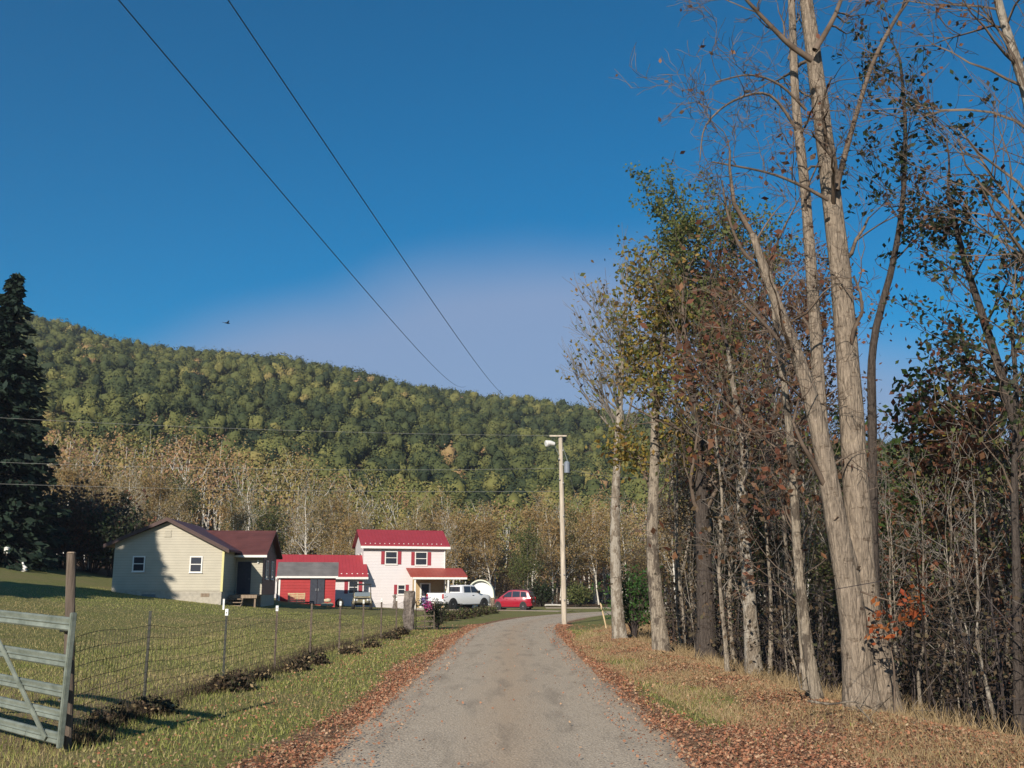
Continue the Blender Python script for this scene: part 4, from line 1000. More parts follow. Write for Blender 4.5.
# porch on the right
MB().box(4.35, w2 + .002, -.035, -.003, 0, 2.75).build('porch_wall', M['wall_tan'], H2)
b = MB(); b.prism([(0, 3.42), (0, 3.50), (-2.3, 2.76), (-2.3, 2.68)], 3.75, w2 + 1.5, 'x'); b.build('porch_roof', M['metal_red_faded'], H2)
MB().box(3.95, w2 + 1.45, -2.33, -2.24, 2.50, 2.67).build('porch_beam', M['trim_white'], H2)
for xx in (4.1, 7.0): MB().box(xx, xx + .13, -2.22, -2.09, -.1, 2.5).build('porch_post', M['trim_white'], H2)
MB().box(4.0, w2 + .9, -2.35, -.04, -.2, .06).build('porch_floor', M['concrete'], H2)
dd_ = MB().box(5.0, 5.95, -.085, -.038, .08, 2.2).build('door', M['trim_white'], H2)
MB().box(5.14, 5.80, -.10, -.087, 1.1, 2.1).box(5.14, 5.80, -.10, -.087, .25, .95).build('pane', M['pane'], dd_)
# low wing
b = MB(); b.prism([(-.8, -.4), (3.2, -.4), (3.2, 2.85), (.85, 4.0), (-.8, 2.95)], -7.4, -.003, 'x')
b.build('wing_wall', M['side_white'], H2)
b = MB(); s3 = 1.35 / 2.35
b.prism([(-1.15, 2.67), (.85, 4.50), (.85, 4.59), (-1.15, 2.76)], -7.6, -.006, 'x'); b.prism([(3.5, 2.7), (.85, 4.50), (.85, 4.59), (3.5, 2.79)], -7.6, -.006, 'x')
b.prism([(-1.15, 2.67), (-.01, 3.71), (-.01, 3.80), (-1.15, 2.76)], -.0055, .3, 'x')
rf3 = b.build('wing_roof', M['metal_red'], H2)
b = MB()
for k in range(8): b.box(-2.9 + k * .45, -2.8 + k * .45, -.96, -.90, 2.94, 3.0)
b.build('snow_guards', M['trim_white'], rf3)
MB().box(-7.6, .30, -1.25, -1.16, 2.50, 2.68).build('wing_gutter', M['trim_white'], H2)
window(H2, -1.25, -.8, 1.35, .7, .95, shut='shutter_red', shw=.3)

# ------------------------------------------------------------------ red shed
S1 = empty('shed', (WX(279, 80), 80, .62), R(10)); tag(S1, 'small red board shed with grey shingle roof and charcoal doors', 'shed')
sw, sd = 4.35, 2.9
MB().prism([(0, -.5), (sd, -.5), (sd, 2.1), (sd * .55, 3.02), (0, 2.10)], 0, sw, 'x').build('wall', M['red_board'], S1)
b = MB(); b.prism([(-.25, 1.98), (sd * .55, 3.10), (sd * .55, 3.18), (-.25, 2.06)], -.22, sw + .2, 'x'); b.prism([(sd + .25, 1.95), (sd * .55, 3.10), (sd * .55, 3.18), (sd + .25, 2.03)], -.22, sw + .2, 'x')
b.build('roof', M['shingle_grey'], S1)
MB().box(-.2, sw + .18, -.29, -.253, 1.90, 2.05).build('fascia', M['trim_white'], S1)
for x0 in (-.06, ): MB().box(x0, x0 + .14, -.03, .12, -.3, 2.0).build('corner_board', M['trim_white'], S1)
MB().box(-.20, -.165, -.2, sd + .1, -.3, 1.9).build('end_panel', M['trim_white'], S1)
for k, x0 in enumerate((2.38, 2.95)):
    b = MB().box(x0, x0 + .54, -.10, -.004, -.1, 1.93); b.box(x0 + .04, x0 + .50, -.118, -.101, .85, .95)
    d_ = b.build('door', M['door_dark'], S1); MB().box(x0 + (.44 if k == 0 else .05), x0 + (.49 if k == 0 else .10), -.15, -.119, .9, 1.1).build('handle', M['steel'], d_)

def put(name, label, cat_, u, y, rz=0, dz=0.0, group=None):
    x = WX(u, y); o = empty(name, (x, y, Tz(x, y) + dz), rz); return tag(o, label, cat_, group)
# pallet crate
o = put('crate', 'pale wooden slatted crate in front of the red shed wall', 'crate', 297, 78.6, R(8))
b = MB()
for xx in (-.6, 0, .55): b.box(xx, xx + .06, -.35, -.32, 0, .8); b.box(xx, xx + .06, .3, .33, 0, .8)
b.build('upright', M['wood_new'], o)
for k in range(5):
    MB().box(-.62, .63, -.385, -.352, .04 + k * .16, .15 + k * .16).box(-.62, .63, .332, .36, .04 + k * .16, .15 + k * .16).box(-.655, -.622, -.35, .33, .04 + k * .16, .15 + k * .16).build('slat', M['wood_new'], o)
# tan sacks
o = put('feed_sack', 'pale lumpy feed sacks piled by the shed corner', 'sack', 328, 79.2, .2)
bm_ = MB()
for (cx_, cz_, s_) in ((-.22, .16, .34), (.2, .17, .33), (0, .5, .32)):
    p_ = []
    for i in range(7):
        t = i / 6; rr = math.sin(max(.12, t) * math.pi * .93) ** .5 if t < 1 else .3
        p_.append([(cx_ + (t - .5) * s_ * 1.7, math.cos(a) * s_ * .62 * rr, cz_ + math.sin(a) * s_ * .5 * rr) for a in [k * math.pi / 5 for k in range(10)]])
    bm_.loft(p_)
bm_.build('sacks', simple('sackcloth', (.45, .38, .24), (.62, .55, .38), .9), o, smooth=True)
def wheel(parent, x, y, z, r, wdt, name='wheel', side=1, axis='y'):
    """tyre + rim, axle along local y"""
    prof = [(r * .62, -wdt / 2), (r * .90, -wdt / 2), (r, -wdt * .34), (r, wdt * .34), (r * .90, wdt / 2), (r * .62, wdt / 2)]
    n = 20; b = MB(); rings = []
    vs_ = [[b.bm.verts.new((x + math.cos(a) * p[0], y + p[1], z + math.sin(a) * p[0])) for p in prof] for a in [k * 2 * math.pi / n for k in range(n)]]
    for i in range(n):
        A, B_ = vs_[i], vs_[(i + 1) % n]
        for j in range(len(prof)): k = (j + 1) % len(prof); b.bm.faces.new([A[j], A[k], B_[k], B_[j]])
    t_ = b.build('tyre' if parent.type == 'EMPTY' and False else name, M['rubber'], parent, smooth=False)
    yo = y + side * wdt * .30
    b = MB(); b.cyl((x, yo - side * .03, z), (x, yo, z), r * .60, r * .60, 16); b.cyl((x, yo, z), (x, yo + side * .03, z), r * .16, r * .12, 8)
    for k in range(5):
        a = k * 2 * math.pi / 5; ca, sa = math.cos(a), math.sin(a); px_, pz_ = -sa * r * .06, ca * r * .06
        q = [(x + px_ + ca * r * .1, z + pz_ + sa * r * .1), (x + px_ + ca * r * .56, z + pz_ + sa * r * .56), (x - px_ + ca * r * .56, z - pz_ + sa * r * .56), (x - px_ + ca * r * .1, z - pz_ + sa * r * .1)]
        b.prism(q, yo + side * .001, yo + side * .022, 'y')
    b.build('rim', M['rim'], t_)
    return t_
o = put('spare_wheel', 'single black wheel leaning against the white wing wall', 'wheel', 340, 81.6, R(14))
wheel(o, 0, 0, .34, .34, .2, side=-1); wb = o
o.rotation_euler = (R(8), 0, R(14))
# utility vehicle
o = put('utility_vehicle', 'camouflage side-by-side utility buggy parked before the white wing', 'buggy', 362.5, 78.8, R(8))
b = MB(); b.prism([(-.75, .42), (.75, .42), (.68, .88), (.45, .98), (-.45, .98), (-.68, .88)], -.95, -.35, 'y'); b.build('hood', M['camo'], o, .04)
MB().box(-.72, .72, -.35, 1.3, .30, .48).build('chassis', M['black_plastic'], o, .02)
b = MB()
for s in (-1, 1):
    b.cyl((s * .68, -.35, .9), (s * .60, .05, 1.85), .03, .03, 8); b.cyl((s * .60, .05, 1.85), (s * .60, .95, 1.85), .03, .03, 8); b.cyl((s * .60, .95, 1.85), (s * .68, 1.1, .5), .03, .03, 8)
b.cyl((-.6, .05, 1.85), (.6, .05, 1.85), .03); b.cyl((-.6, .95, 1.85), (.6, .95, 1.85), .03)
b.build('roll_cage', M['black_plastic'], o)
MB().box(-.68, .68, 0, 1.0, 1.86, 1.93).build('canopy', M['black_plastic'], o, .02)
MB().slab([(-.60, -.33, .98), (.60, -.33, .98), (.58, -.19, 1.28), (-.58, -.19, 1.28)], .012).build('windscreen', M['pane_pale'], o)
for s in (-1, 1):
    b = MB().box(s * .36 - .28, s * .36 + .28, .35, .80, .60, .74); b.box(s * .36 - .28, s * .36 + .28, .72, .86, .74, 1.25); b.build('seat', simple('seat_tan', (.35, .30, .2), (.45, .4, .2), .8), o, .03)
    MB().box(s * .48 - .13, s * .48 + .13, -.985, -.952, .66, .80).build('headlight', M['lamp_clear'], o)
b = MB(); b.box(-.68, .68, 1.05, 1.75, .62, .68); b.box(-.68, -.64, 1.05, 1.75, .68, .95).box(.64, .68, 1.05, 1.75, .68, .95).box(-.64, .64, 1.71, 1.75, .68, .95); b.build('cargo_bed', M['camo'], o)
MB().cyl((-.6, -1.06, .5), (.6, -1.06, .5), .04).cyl((-.55, -1.06, .85), (.55, -1.06, .85), .03).cyl((-.5, -1.06, .5), (-.5, -1.06, .85), .025).cyl((.5, -1.06, .5), (.5, -1.06, .85), .025).build('bumper', M['black_plastic'], o)
def wheel_x(parent, x, y, z, r, wdt, side):
    w_ = wheel(parent, 0, 0, 0, r, wdt, side=-side); w_.location = (x, y, z); w_.rotation_euler = (0, 0, R(90)); return w_
for s in (-1, 1):
    for yy_ in (-.62, 1.25): wheel_x(o, s * .68, yy_, .31, .31, .24, s)
# garden ornament (small bicycle-like figure against the wall)
o = put('garden_ornament', 'small grey upright garden ornament standing before the white farmhouse wall', 'ornament', 395, 86.2)
b = MB(); b.cyl((0, 0, 0), (0, 0, .08), .3, .28); b.cyl((0, 0, .08), (.02, 0, .5), .2, .12); b.cyl((.02, 0, .5), (0, 0, .85), .2, .09); b.build('figure_base', M['stone'], o)
b = MB(); 
for k in range(6): b.cyl((0, 0, .8), (.22 * math.cos(k * 1.05), .2 * math.sin(k * 1.05), 1.0 + .04 * k), .05, .02, 6)
b.cyl((0, 0, .8), (0, 0, 1.2), .1, .06, 8); b.build('figure_top', M['stone'], o)

# ------------------------------------------------------------------ vehicles (local +x forward, y left)
def side_panel(b, poly, y, th, tumble=0.0, z0=0):
    pass
def cabin_loft(b, low, high, wl, wh):
    """low/high: x extents polygons -> frustum"""
def body_loft(name, mat, parent, secs, bevel=.0):
    """secs: list of (x, [(halfwidth,z)...]) mirrored cross sections"""
    b = MB(); rings = []
    for x, pr in secs: rings.append([(x, w_, z) for w_, z in pr] + [(x, -w_, z) for w_, z in reversed(pr)])
    b.loft(rings); o = b.build(name, mat, parent, smooth=False); return o
def finish_smooth(o, ang=35):
    for p in o.data.polygons: p.use_smooth = True
    me = o.data; bm = bmesh.new(); bm.from_mesh(me)
    for e in bm.edges:
        if len(e.link_faces) == 2 and e.calc_face_angle(0) > R(ang): e.smooth = False
    bm.to_mesh(me); bm.free()

# pickup
az = R(41)
tr = put('pickup_truck', 'white extended-cab pickup truck parked tail-on beside the farmhouse', 'pickup truck', 459.5, 88.2, math.pi / 2 - az); tr.scale = (1.08, 1.12, 1.10)
hw = .95
def sec(x, zb, zt, w_=hw, sh=.06): return (x, [(w_ * .94, zb), (w_, zb + .18), (w_, zt - .18), (w_ - sh, zt)])
lo = body_loft('body', M['white_paint'], tr, [sec(-2.72, .55, 1.20), sec(-2.66, .48, 1.24), sec(-.62, .42, 1.24), sec(-.55, .40, 1.22), sec(1.15, .40, 1.20), sec(1.35, .40, 1.18), sec(2.4, .42, 1.10, .92), sec(2.72, .46, 1.0, .86), sec(2.80, .5, .9, .80)]); finish_smooth(lo)
def secg(x, zt, w0, w1): return (x, [(w0, 1.17), (w0, 1.22), (w1, zt - .05), (w1 - .08, zt)])
cb = body_loft('cab', M['white_paint'], tr, [secg(-.66, 1.24, .88, .86), secg(-.60, 1.74, .89, .76), secg(-.45, 1.84, .89, .74), secg(.75, 1.84, .89, .74), secg(.95, 1.80, .89, .74), secg(1.50, 1.24, .89, .84)]); finish_smooth(cb)
def quad(name, mat, parent, pts, th=.012):
    return MB().slab(pts, th).build(name, mat, parent)
for s in (-1, 1):
    yb, yt = s * .897, s * .795
    for nm, pp in (('side_window', [(.42, 1.27), (1.30, 1.27), (.86, 1.72), (.42, 1.74)]), ('side_window', [(-.42, 1.27), (.34, 1.27), (.34, 1.74), (-.38, 1.74)])):
        pts = [(x_, s * (.900 - (z_ - 1.22) / .57 * .125), z_) for x_, z_ in pp]
        if s > 0: pts = pts[::-1]
        quad(nm, M['pane'], tr, pts)
    MB().box(-2.70, -2.60, s * .80 - .09 * 1, s * .80 + .09, .78, 1.18).build('tail_light', M['lamp_red'], tr) if False else None
    MB().box(-2.755, -2.70, s * .84 - .07, s * .84 + .07, .80, 1.15).build('tail_light', M['lamp_red'], tr)
    MB().box(2.72, 2.83, s * .62 - .16, s * .62 + .16, .72, .92).build('headlight', M['lamp_clear'], tr)
    MB().box(1.10, 1.24, s * 1.0 - .10, s * 1.0 + .10, 1.22, 1.42).build('mirror', M['black_plastic'], tr, .02)
    MB().box(.48, .66, s * .955 - .012, s * .955 + .012, 1.02, 1.07).build('door_handle', M['black_plastic'], tr)
    MB().box(-.9, 1.2, s * .94 - .03, s * .94 + .03, .34, .40).build('side_step', M['steel'], tr)
    for xx in (-1.72, 1.85):
        MB().cyl((xx, s * .66, .40), (xx, s * .957, .40), .47, .47, 24).build('wheel_arch', M['black_plastic'], tr)
        wheel(tr, xx, s * .86, .39, .39, .24, side=s)
quad('rear_window', M['pane'], tr, [(-.660, .66, 1.32), (-.660, -.66, 1.32), (-.622, -.62, 1.70), (-.622, .62, 1.70)])
quad('windscreen', M['pane'], tr, [(1.40, -.74, 1.33), (1.40, .74, 1.33), (1.02, .66, 1.76), (1.02, -.66, 1.76)])
MB().box(-2.78, -2.725, -.72, .72, .62, 1.20).build('tailgate', M['white_paint'], tr, .01)
MB().box(-2.60, -.72, -.80, .80, 1.225, 1.245).build('bed_liner', M['black_plastic'], tr)
MB().box(-2.96, -2.76, -.90, .90, .42, .60).build('rear_bumper', M['steel'], tr, .03)
MB().box(-2.972, -2.962, -.16, .16, .45, .57).build('number_plate', M['trim_white'], tr)
MB().box(2.76, 2.92, -.85, .85, .38, .56).build('front_bumper', M['steel'], tr, .03)
MB().box(-2.5, 2.5, -.5, .5, .28, .42).build('chassis', M['black_plastic'], tr)

# red hatchback
az = R(-74)
rc_ = put('red_car', 'bright red estate car parked at the roadside by the junction', 'car', 513.5, 83.0, math.pi / 2 - az); rc_.scale = (.78, .95, 1.0)
def s2(x, zb, zt, w_=.88): return (x, [(w_ * .93, zb), (w_, zb + .15), (w_, zt - .2), (w_ - .05, zt)])
bo = body_loft('body', M['red_paint'], rc_, [s2(-2.15, .42, .96, .80), s2(-2.08, .34, 1.02, .85), s2(-1.2, .28, 1.02), s2(.6, .28, .99), s2(1.2, .28, .95), s2(1.85, .30, .82, .84), s2(2.12, .34, .70, .76), s2(2.2, .4, .62, .66)]); finish_smooth(bo)
def s3_(x, zt, w0, w1): return (x, [(w0, .96), (w0, 1.0), (w1, zt - .05), (w1 - .09, zt)])
ca_ = body_loft('cabin', M['red_paint'], rc_, [s3_(-2.08, 1.03, .80, .79), s3_(-1.82, 1.48, .82, .68), s3_(-1.6, 1.58, .83, .66), s3_(-.3, 1.62, .83, .66), s3_(.3, 1.57, .83, .67), s3_(1.25, 1.0, .83, .80)]); finish_smooth(ca_)
for s in (-1, 1):
    for pp in ([(-1.72, 1.07), (-1.05, 1.05), (-1.02, 1.46), (-1.55, 1.44)], [(-.96, 1.05), (-.15, 1.04), (-.15, 1.50), (-.93, 1.48)], [(-.07, 1.04), (.98, 1.03), (.35, 1.42), (-.07, 1.49)]):
        pts = [(x_, s * (.838 - (z_ - 1.0) / .55 * .155), z_) for x_, z_ in pp]
        if s > 0: pts = pts[::-1]
        quad('side_window', M['pane'], rc_, pts)
    MB().box(-2.17, -2.06, s * .72 - .08, s * .72 + .08, .80, 1.05).build('tail_light', M['lamp_red'], rc_, .01)
    MB().box(2.02, 2.16, s * .56 - .14, s * .56 + .14, .56, .70).build('headlight', M['lamp_clear'], rc_, .01)
    MB().box(.72, .86, s * .94 - .09, s * .94 + .09, 1.0, 1.13).build('mirror', M['red_paint'], rc_, .02)
    for xx in (-.55, .35): MB().box(xx, xx + .16, s * .885 - .01, s * .885 + .01, .86, .90).build('door_handle', M['red_paint'], rc_)
    for xx in (-1.32, 1.38):
        MB().cyl((xx, s * .6, .33), (xx, s * .886, .33), .38, .38, 24).build('wheel_arch', M['black_plastic'], rc_)
        wheel(rc_, xx, s * .80, .32, .32, .2, side=s)
    MB().cyl((-1.5, s * .58, 1.62), (.1, s * .58, 1.66), .018, .018, 6).build('roof_rail', M['black_plastic'], rc_)
quad('rear_window', M['pane'], rc_, [(-2.082, .64, 1.10), (-2.082, -.64, 1.10), (-1.86, -.58, 1.45), (-1.86, .58, 1.45)])
quad('windscreen', M['pane'], rc_, [(1.20, -.66, 1.06), (1.20, .66, 1.06), (.42, .58, 1.52), (.42, -.58, 1.52)])
MB().box(-2.22, -2.12, -.75, .75, .36, .55).build('rear_bumper', M['red_paint'], rc_, .03)
MB().box(-2.175, -2.16, -.24, .24, .66, .78).build('number_plate', M['trim_white'], rc_)
MB().box(-1.9, 1.9, -.7, .7, .18, .30).build('underbody', M['black_plastic'], rc_)

# white hoop shelter
o = put('hoop_shelter', 'white tarpaulin hoop shelter with pale yellow edge behind the pickup truck', 'shelter', 480.5, 94, R(-4))
def arch(rx, rz, z0_, n=14): return [(rx * math.cos(math.pi * k / n), z0_ + rz * math.sin(math.pi * k / n)) for k in range(n + 1)]
outer = [(1.35, 0)] + arch(1.2, 1.25, 1.25) + [(-1.35, 0)]; inner = [(1.29, 0)] + arch(1.14, 1.18, 1.25) + [(-1.29, 0)]
b = MB(); n_ = len(outer)
for k in range(n_ - 1):
    q = [outer[k], outer[k + 1], inner[k + 1], inner[k]]; b.prism(q, 0, 1.6, 'y')
b.build('cover', M['tarp'], o)
b = MB()
for k in range(n_ - 1): b.prism([tuple(np.array(outer[k]) * 1.02), tuple(np.array(outer[k + 1]) * 1.02), inner[k + 1], inner[k]], -.10, -.004, 'y')
b.build('edge_band', M['tarp_yellow'], o)
MB().prism([p for p in inner], .25, .28, 'y').build('end_sheet', M['tarp'], o)

# ------------------------------------------------------------------ utility pole
px_, py_ = WX(564, 49), 49.0
zb = Tz(px_, py_)
UP = empty('utility_pole', (px_, py_, zb)); tag(UP, 'tall pale wooden utility pole at the inside of the road bend', 'utility pole')
topz = 9.0 + .05
tp = P(560.5, 436, 49) - np.array([px_, py_, zb])
t_ = Tubes(); t_.add(smooth_path(np.array([(0, 0, -.4), tp * .35, tp * .7, tp]), 5), np.linspace(.135, .10, 16), 14); t_.build('pole', M['wood_pole'], UP)
MB().cyl(tp - np.array([0, 0, .004]), tp + np.array([0, 0, .03]), .112, .10, 14).build('pole_top', M['wood_old'], UP)
c1 = tp + np.array([0, 0, -.25])
MB().box(c1[0] - .55, c1[0] + .30, c1[1] - .17, c1[1] - .12, c1[2] + .20, c1[2] + .27).build('crossarm', M['wood_pole'], UP)
am = MB(); am.cyl(tuple(tp + [-.1, -.1, -.95]), tuple(tp + [-.28, -.25, -.55]), .025); am.cyl(tuple(tp + [-.28, -.25, -.55]), tuple(tp + [-.38, -.3, -.42]), .025); am = am.build('lamp_arm', M['galv'], UP)
lp = MB(); q = tp + np.array([-.42, -.32, -.40])
lp.cyl(tuple(q + [.10, .04, -.04]), tuple(q + [-.12, -.04, .0]), .09, .13, 12); lp.cyl(tuple(q + [-.12, -.04, .0]), tuple(q + [-.30, -.1, -.04]), .13, .17, 12); lp = lp.build('lamp_head', M['trim_white'], am); 
MB().cyl(tuple(q + [-.305, -.105, -.04]), tuple(q + [-.33, -.115, -.045]), .16, .14, 12).build('lamp_glass', M['lamp_clear'], lp)
q = tp + np.array([.30, 0, -1.55]); MB().cyl(tuple(q - [0, 0, .28]), tuple(q + [0, 0, .22]), .14, .14, 14).cyl(tuple(q + [0, 0, .22]), tuple(q + [0, 0, .30]), .14, .06, 14).build('transformer', simple('can_grey', (.16, .19, .23), (.22, .25, .29), .5), UP)
MB().box(q[0] - .26, q[0] - .12, q[1] - .03, q[1] + .03, q[2] + .05, q[2] + .1).build('bracket', M['steel'], UP)
g0 = tp + np.array([.05, 0, -.35]); t_ = Tubes(); t_.add([tuple(g0), tuple(g0 + [.32, .1, -1.0])], [.022, .022], 5); t_.add([tuple(g0 + [.42, .1, -1.7]), tuple(g0 + [.9, 1.5, -3.1])], [.014, .012], 5); t_.build('service_cable', M['galv'], UP)
b = MB()
for zz in (1.1, 2.3, 5.1, 6.7, 7.6, 8.3): b.box(-.03, .03, -.19, -.15, zz, zz + .06)
for zz in (6.9, 7.9): b.cyl((tp[0] * zz / tp[2] - .1, -.12, zz), (tp[0] * zz / tp[2] - .1, -.2, zz), .045, .03, 8)
b.build('bolts', M['steel'], UP)
# wires
def wire(label, pts, r, sag=.4, n=26, group='overhead wires', mt='cable_pale'):
    pts = np.array(pts, float); A, B_ = pts; t = np.linspace(0, 1, n) ** 2; p = A + (B_ - A) * t[:, None]; p[:, 2] -= sag * 4 * t * (1 - t)
    rr = np.linspace(r[0], r[1], n) if np.ndim(r) else np.full(n, r)
    tb = Tubes(); tb.add(p - A, rr, 5); o = tb.build('overhead_wire', M[mt]); o.location = A; tag(o, label, 'wire', group)
M['cable_pale'] = simple('cable_pale', (.20, .20, .18), (.26, .26, .24), .4)
poleT = np.array([px_, py_, zb])
wire('wire running left from the top of the utility pole', [poleT + tp + [-.45, -.15, .0], P(-160, 408, 44)], .007, .25)
wire('wire running left from below the lamp of the utility pole', [poleT + tp + [-.1, -.15, -1.62], P(-160, 455, 44)], .007, .3)
wire('lowest wire running left from the utility pole', [poleT + tp + [-.1, -.15, -2.75], P(-160, 478, 44)], .007, .2)
wire('short wire running right from the utility pole into the trees', [poleT + tp + [.1, -.1, -1.6], P(700, 470, 60)], .012, .5)
wire('upper left overhead wire crossing the sky towards the hill', [P(68, -60, 9.5), P(466, 386, 310)], (.006, .035), 2.0, 90, 'high wires across the sky', 'cable')
wire('right-hand overhead wire crossing the sky towards the hill', [P(188, -60, 9.5), P(518, 391, 390)], (.006, .035), 4.0, 90, 'high wires across the sky', 'cable')

# ------------------------------------------------------------------ wire fence
posts = [(152, 703), (228, 683), (278, 667), (312.5, 655), (341, 648), (364, 642), (382, 637.5), (397, 634)]
fp = []
for (u, v_) in posts:
    d_ = CAMZ * 1021 / (v_ - HZ); fp.append((WX(u, d_), d_))
start = (-4.66, 11.02); end = (WX(409, 41.5), 41.5)
line = [start] + fp + [end]
b0 = np.array([start[0], start[1], Tz(*start)])
FE = empty('wire_fence', tuple(b0)); tag(FE, 'sagging woven wire fence on slim steel posts beside the lawn', 'fence')
for i, (x, y) in enumerate(fp):
    h = 1.32 if i else 1.36
    d_k = y * .0003; z = Tz(x, y); lx = rng.normal() * .02 - (.05 if i == 0 else 0); b = MB(); l_ = (x - b0[0], y - b0[1], z - b0[2])
    b.box(l_[0] - .016 - d_k, l_[0] + .016 + d_k, l_[1] - .003, l_[1] + .003, l_[2] - .2, l_[2] + h); b.box(l_[0] - .004, l_[0] + .004, l_[1] + .003, l_[1] + .035, l_[2] - .2, l_[2] + h)
    for k in range(14): b.box(l_[0] - .010, l_[0] + .010, l_[1] - .010, l_[1] - .003, l_[2] + .15 + k * .085, l_[2] + .17 + k * .085)
    po = b.build('post', M['post_green' if i in (0, 1) else 'wood_old'], FE); po.rotation_euler = (0, 0, 0)
    if i not in (0, 3): MB().box(l_[0] - .026, l_[0] + .026, l_[1] - .007, l_[1] + .039, l_[2] + h - .10, l_[2] + h + .01).build('cap', M['cap_white'], po)
tb = Tubes(); seg = np.array(line); ds = np.concatenate([[0], np.cumsum(np.linalg.norm(np.diff(seg, axis=0), axis=1))])
tt = np.arange(0, ds[-1], .15); lx = np.interp(tt, ds, seg[:, 0]); ly = np.interp(tt, ds, seg[:, 1]); lz = T(lx, ly)
sagc = .04 * np.sin(tt * .9) + .02 * np.sin(tt * 2.3)
hs_ = [.06, .16, .27, .39, .52, .66, .82, .98, 1.14]
for h in hs_:
    k = h / 1.14; tb.add(np.stack([lx - b0[0] + sagc * k, ly - b0[1], lz - b0[2] + h + sagc * k], 1), .0036, 3)
for i in range(len(tt)):
    tb.add([(lx[i] - b0[0] + sagc[i] * k, ly[i] - b0[1], lz[i] - b0[2] + h + sagc[i] * k) for k, h in ((.05, .06), (.5, .57), (1, 1.14))], .0030, 3)
tb.build('wire_mesh', M['wire'], FE)

# wooden post and metal farm gate
d_ = 11.0; xb = WX(81, d_) ; zb_ = Tz(xb, d_)
GP = empty('gate_post', (xb, d_, zb_)); tag(GP, 'tall weathered wooden post behind the metal gate end', 'post')
t_ = Tubes(); top = P(71.5, 553, d_) - np.array([xb, d_, zb_])
t_.add(np.array([np.array((0, 0, -.3)), top * .3 + [.006, 0, 0], top * .6, top * .85, top]), [.056, .052, .050, .047, .046], 9, .18); t_.build('post_shaft', M['wood_old'], GP)
MB().cyl(tuple(top - [0, 0, .004]), tuple(top + [0, 0, .012]), .050, .04, 9).build('post_end', M['wood'], GP)
b = MB()
for zz in (.5, 1.2): b.cyl((-.09 + top[0] * zz / 2, -.03, zz), (top[0] * zz / 2 + .02, -.065, zz + .01), .012, .012, 6)
b.build('hinge', M['steel'], GP)
gx0, gy0 = WX(72, 10.75), 10.75; gz0 = Tz(gx0, gy0)
gd = np.array([-2.35, 1.9]); gd /= np.linalg.norm(gd)
G = empty('farm_gate', (gx0, gy0, gz0), 0); G.rotation_euler = Matrix.Rotation(math.atan2(gd[1], gd[0]), 3, 'Z').to_4x4().to_euler(); G.rotation_euler[1] = R(-2.0); tag(G, 'galvanised tubular metal farm gate standing open at the lower left', 'gate')
GL = 3.9
def chan(b, x0, x1, z0_, hgt):
    """pressed channel rail: rounded front face, lips"""
    for s in (1, ):
        pr = [(.012, z0_), (.028, z0_ + hgt * .12), (.020, z0_ + hgt * .40), (.034, z0_ + hgt * .5), (.020, z0_ + hgt * .6), (.028, z0_ + hgt * .88), (.012, z0_ + hgt), (-.012, z0_ + hgt), (-.012, z0_)]
        b.prism(pr, x0, x1, 'x')
for (z_, h_) in ((1.21, .14), (.84, .13), (.54, .12), (.31, .11), (.08, .12)):
    b = MB(); chan(b, .0, GL, z_, h_); b.build('rail', M['galv'], G)
for x0 in (-.05, GL):
    MB().box(x0, x0 + .05, -.03, .03, .05, 1.40).build('upright', M['galv'], G, .008)
MB().box(1.9, 1.95, -.035, -.0125, .09, 1.34).build('upright', M['galv'], G)
def brace(x0, z0_, x1, z1_):
    n_ = np.array([-(z1_ - z0_), x1 - x0]); n_ = n_ / np.linalg.norm(n_) * .028
    for yf in ((.035, .050),):
        b = MB(); b.prism([(x0 - n_[0], z0_ - n_[1]), (x1 - n_[0], z1_ - n_[1]), (x1 + n_[0], z1_ + n_[1]), (x0 + n_[0], z0_ + n_[1])], yf[0], yf[1], 'y'); b.build('brace', M['galv'], G)
brace(.20, .12, 1.9, 1.30); brace(3.65, .12, 1.95, 1.30)

# small gate with flowers, pillar
ux, uy = WX(409.5, 41.8), 41.8
PL_ = empty('gate_pillar', (ux, uy, Tz(ux, uy))); tag(PL_, 'thick rough grey pillar left of the small dark gate', 'pillar')
rings = []
for k in range(10):
    z_ = -.2 + 1.72 * k / 9; rr = .23 + .02 * math.sin(k * 2.1)
    rings.append([((rr * (1 + .10 * math.sin(j * 2.7 + k))) * math.cos(j * 2 * math.pi / 12), (rr * (1 + .10 * math.sin(j * 2.7 + k))) * math.sin(j * 2 * math.pi / 12), z_) for j in range(12)])
b = MB(); b.loft(rings); b.build('shaft', M['stone'], PL_)
b = MB(); b.cyl((0, 0, 1.52), (0, 0, 1.57), .235, .2, 12); b.build('cap', M['wood_old'], PL_)
gx1, gy1 = WX(416.5, 42), 42.0
G2 = empty('small_gate', (gx1, gy1, Tz(gx1, gy1)), R(6)); tag(G2, 'small dark barred gate between the rough pillar and pointed shrub', 'gate')
b = MB()
for x0 in (0, .36, .74): b.box(x0 - .018, x0 + .018, -.018, .018, .05, 1.15 if x0 != .36 else .98)
b.build('upright', M['wood_old'], G2)
for k in range(5): MB().box(.0185, .3415, -.012, .012,   .12 + k * .21, .165 + k * .21).box(.3785, .7215, -.012, .012, .12 + k * .21, .165 + k * .21).build('bar', M['wood_old'], G2)
FB = empty('flower_basket', (WX(426, 41.85), 41.85, Tz(WX(426, 41.85), 41.85) + 1.0)); tag(FB, 'pink and violet flower bunch hanging on the small gate top', 'flowers')
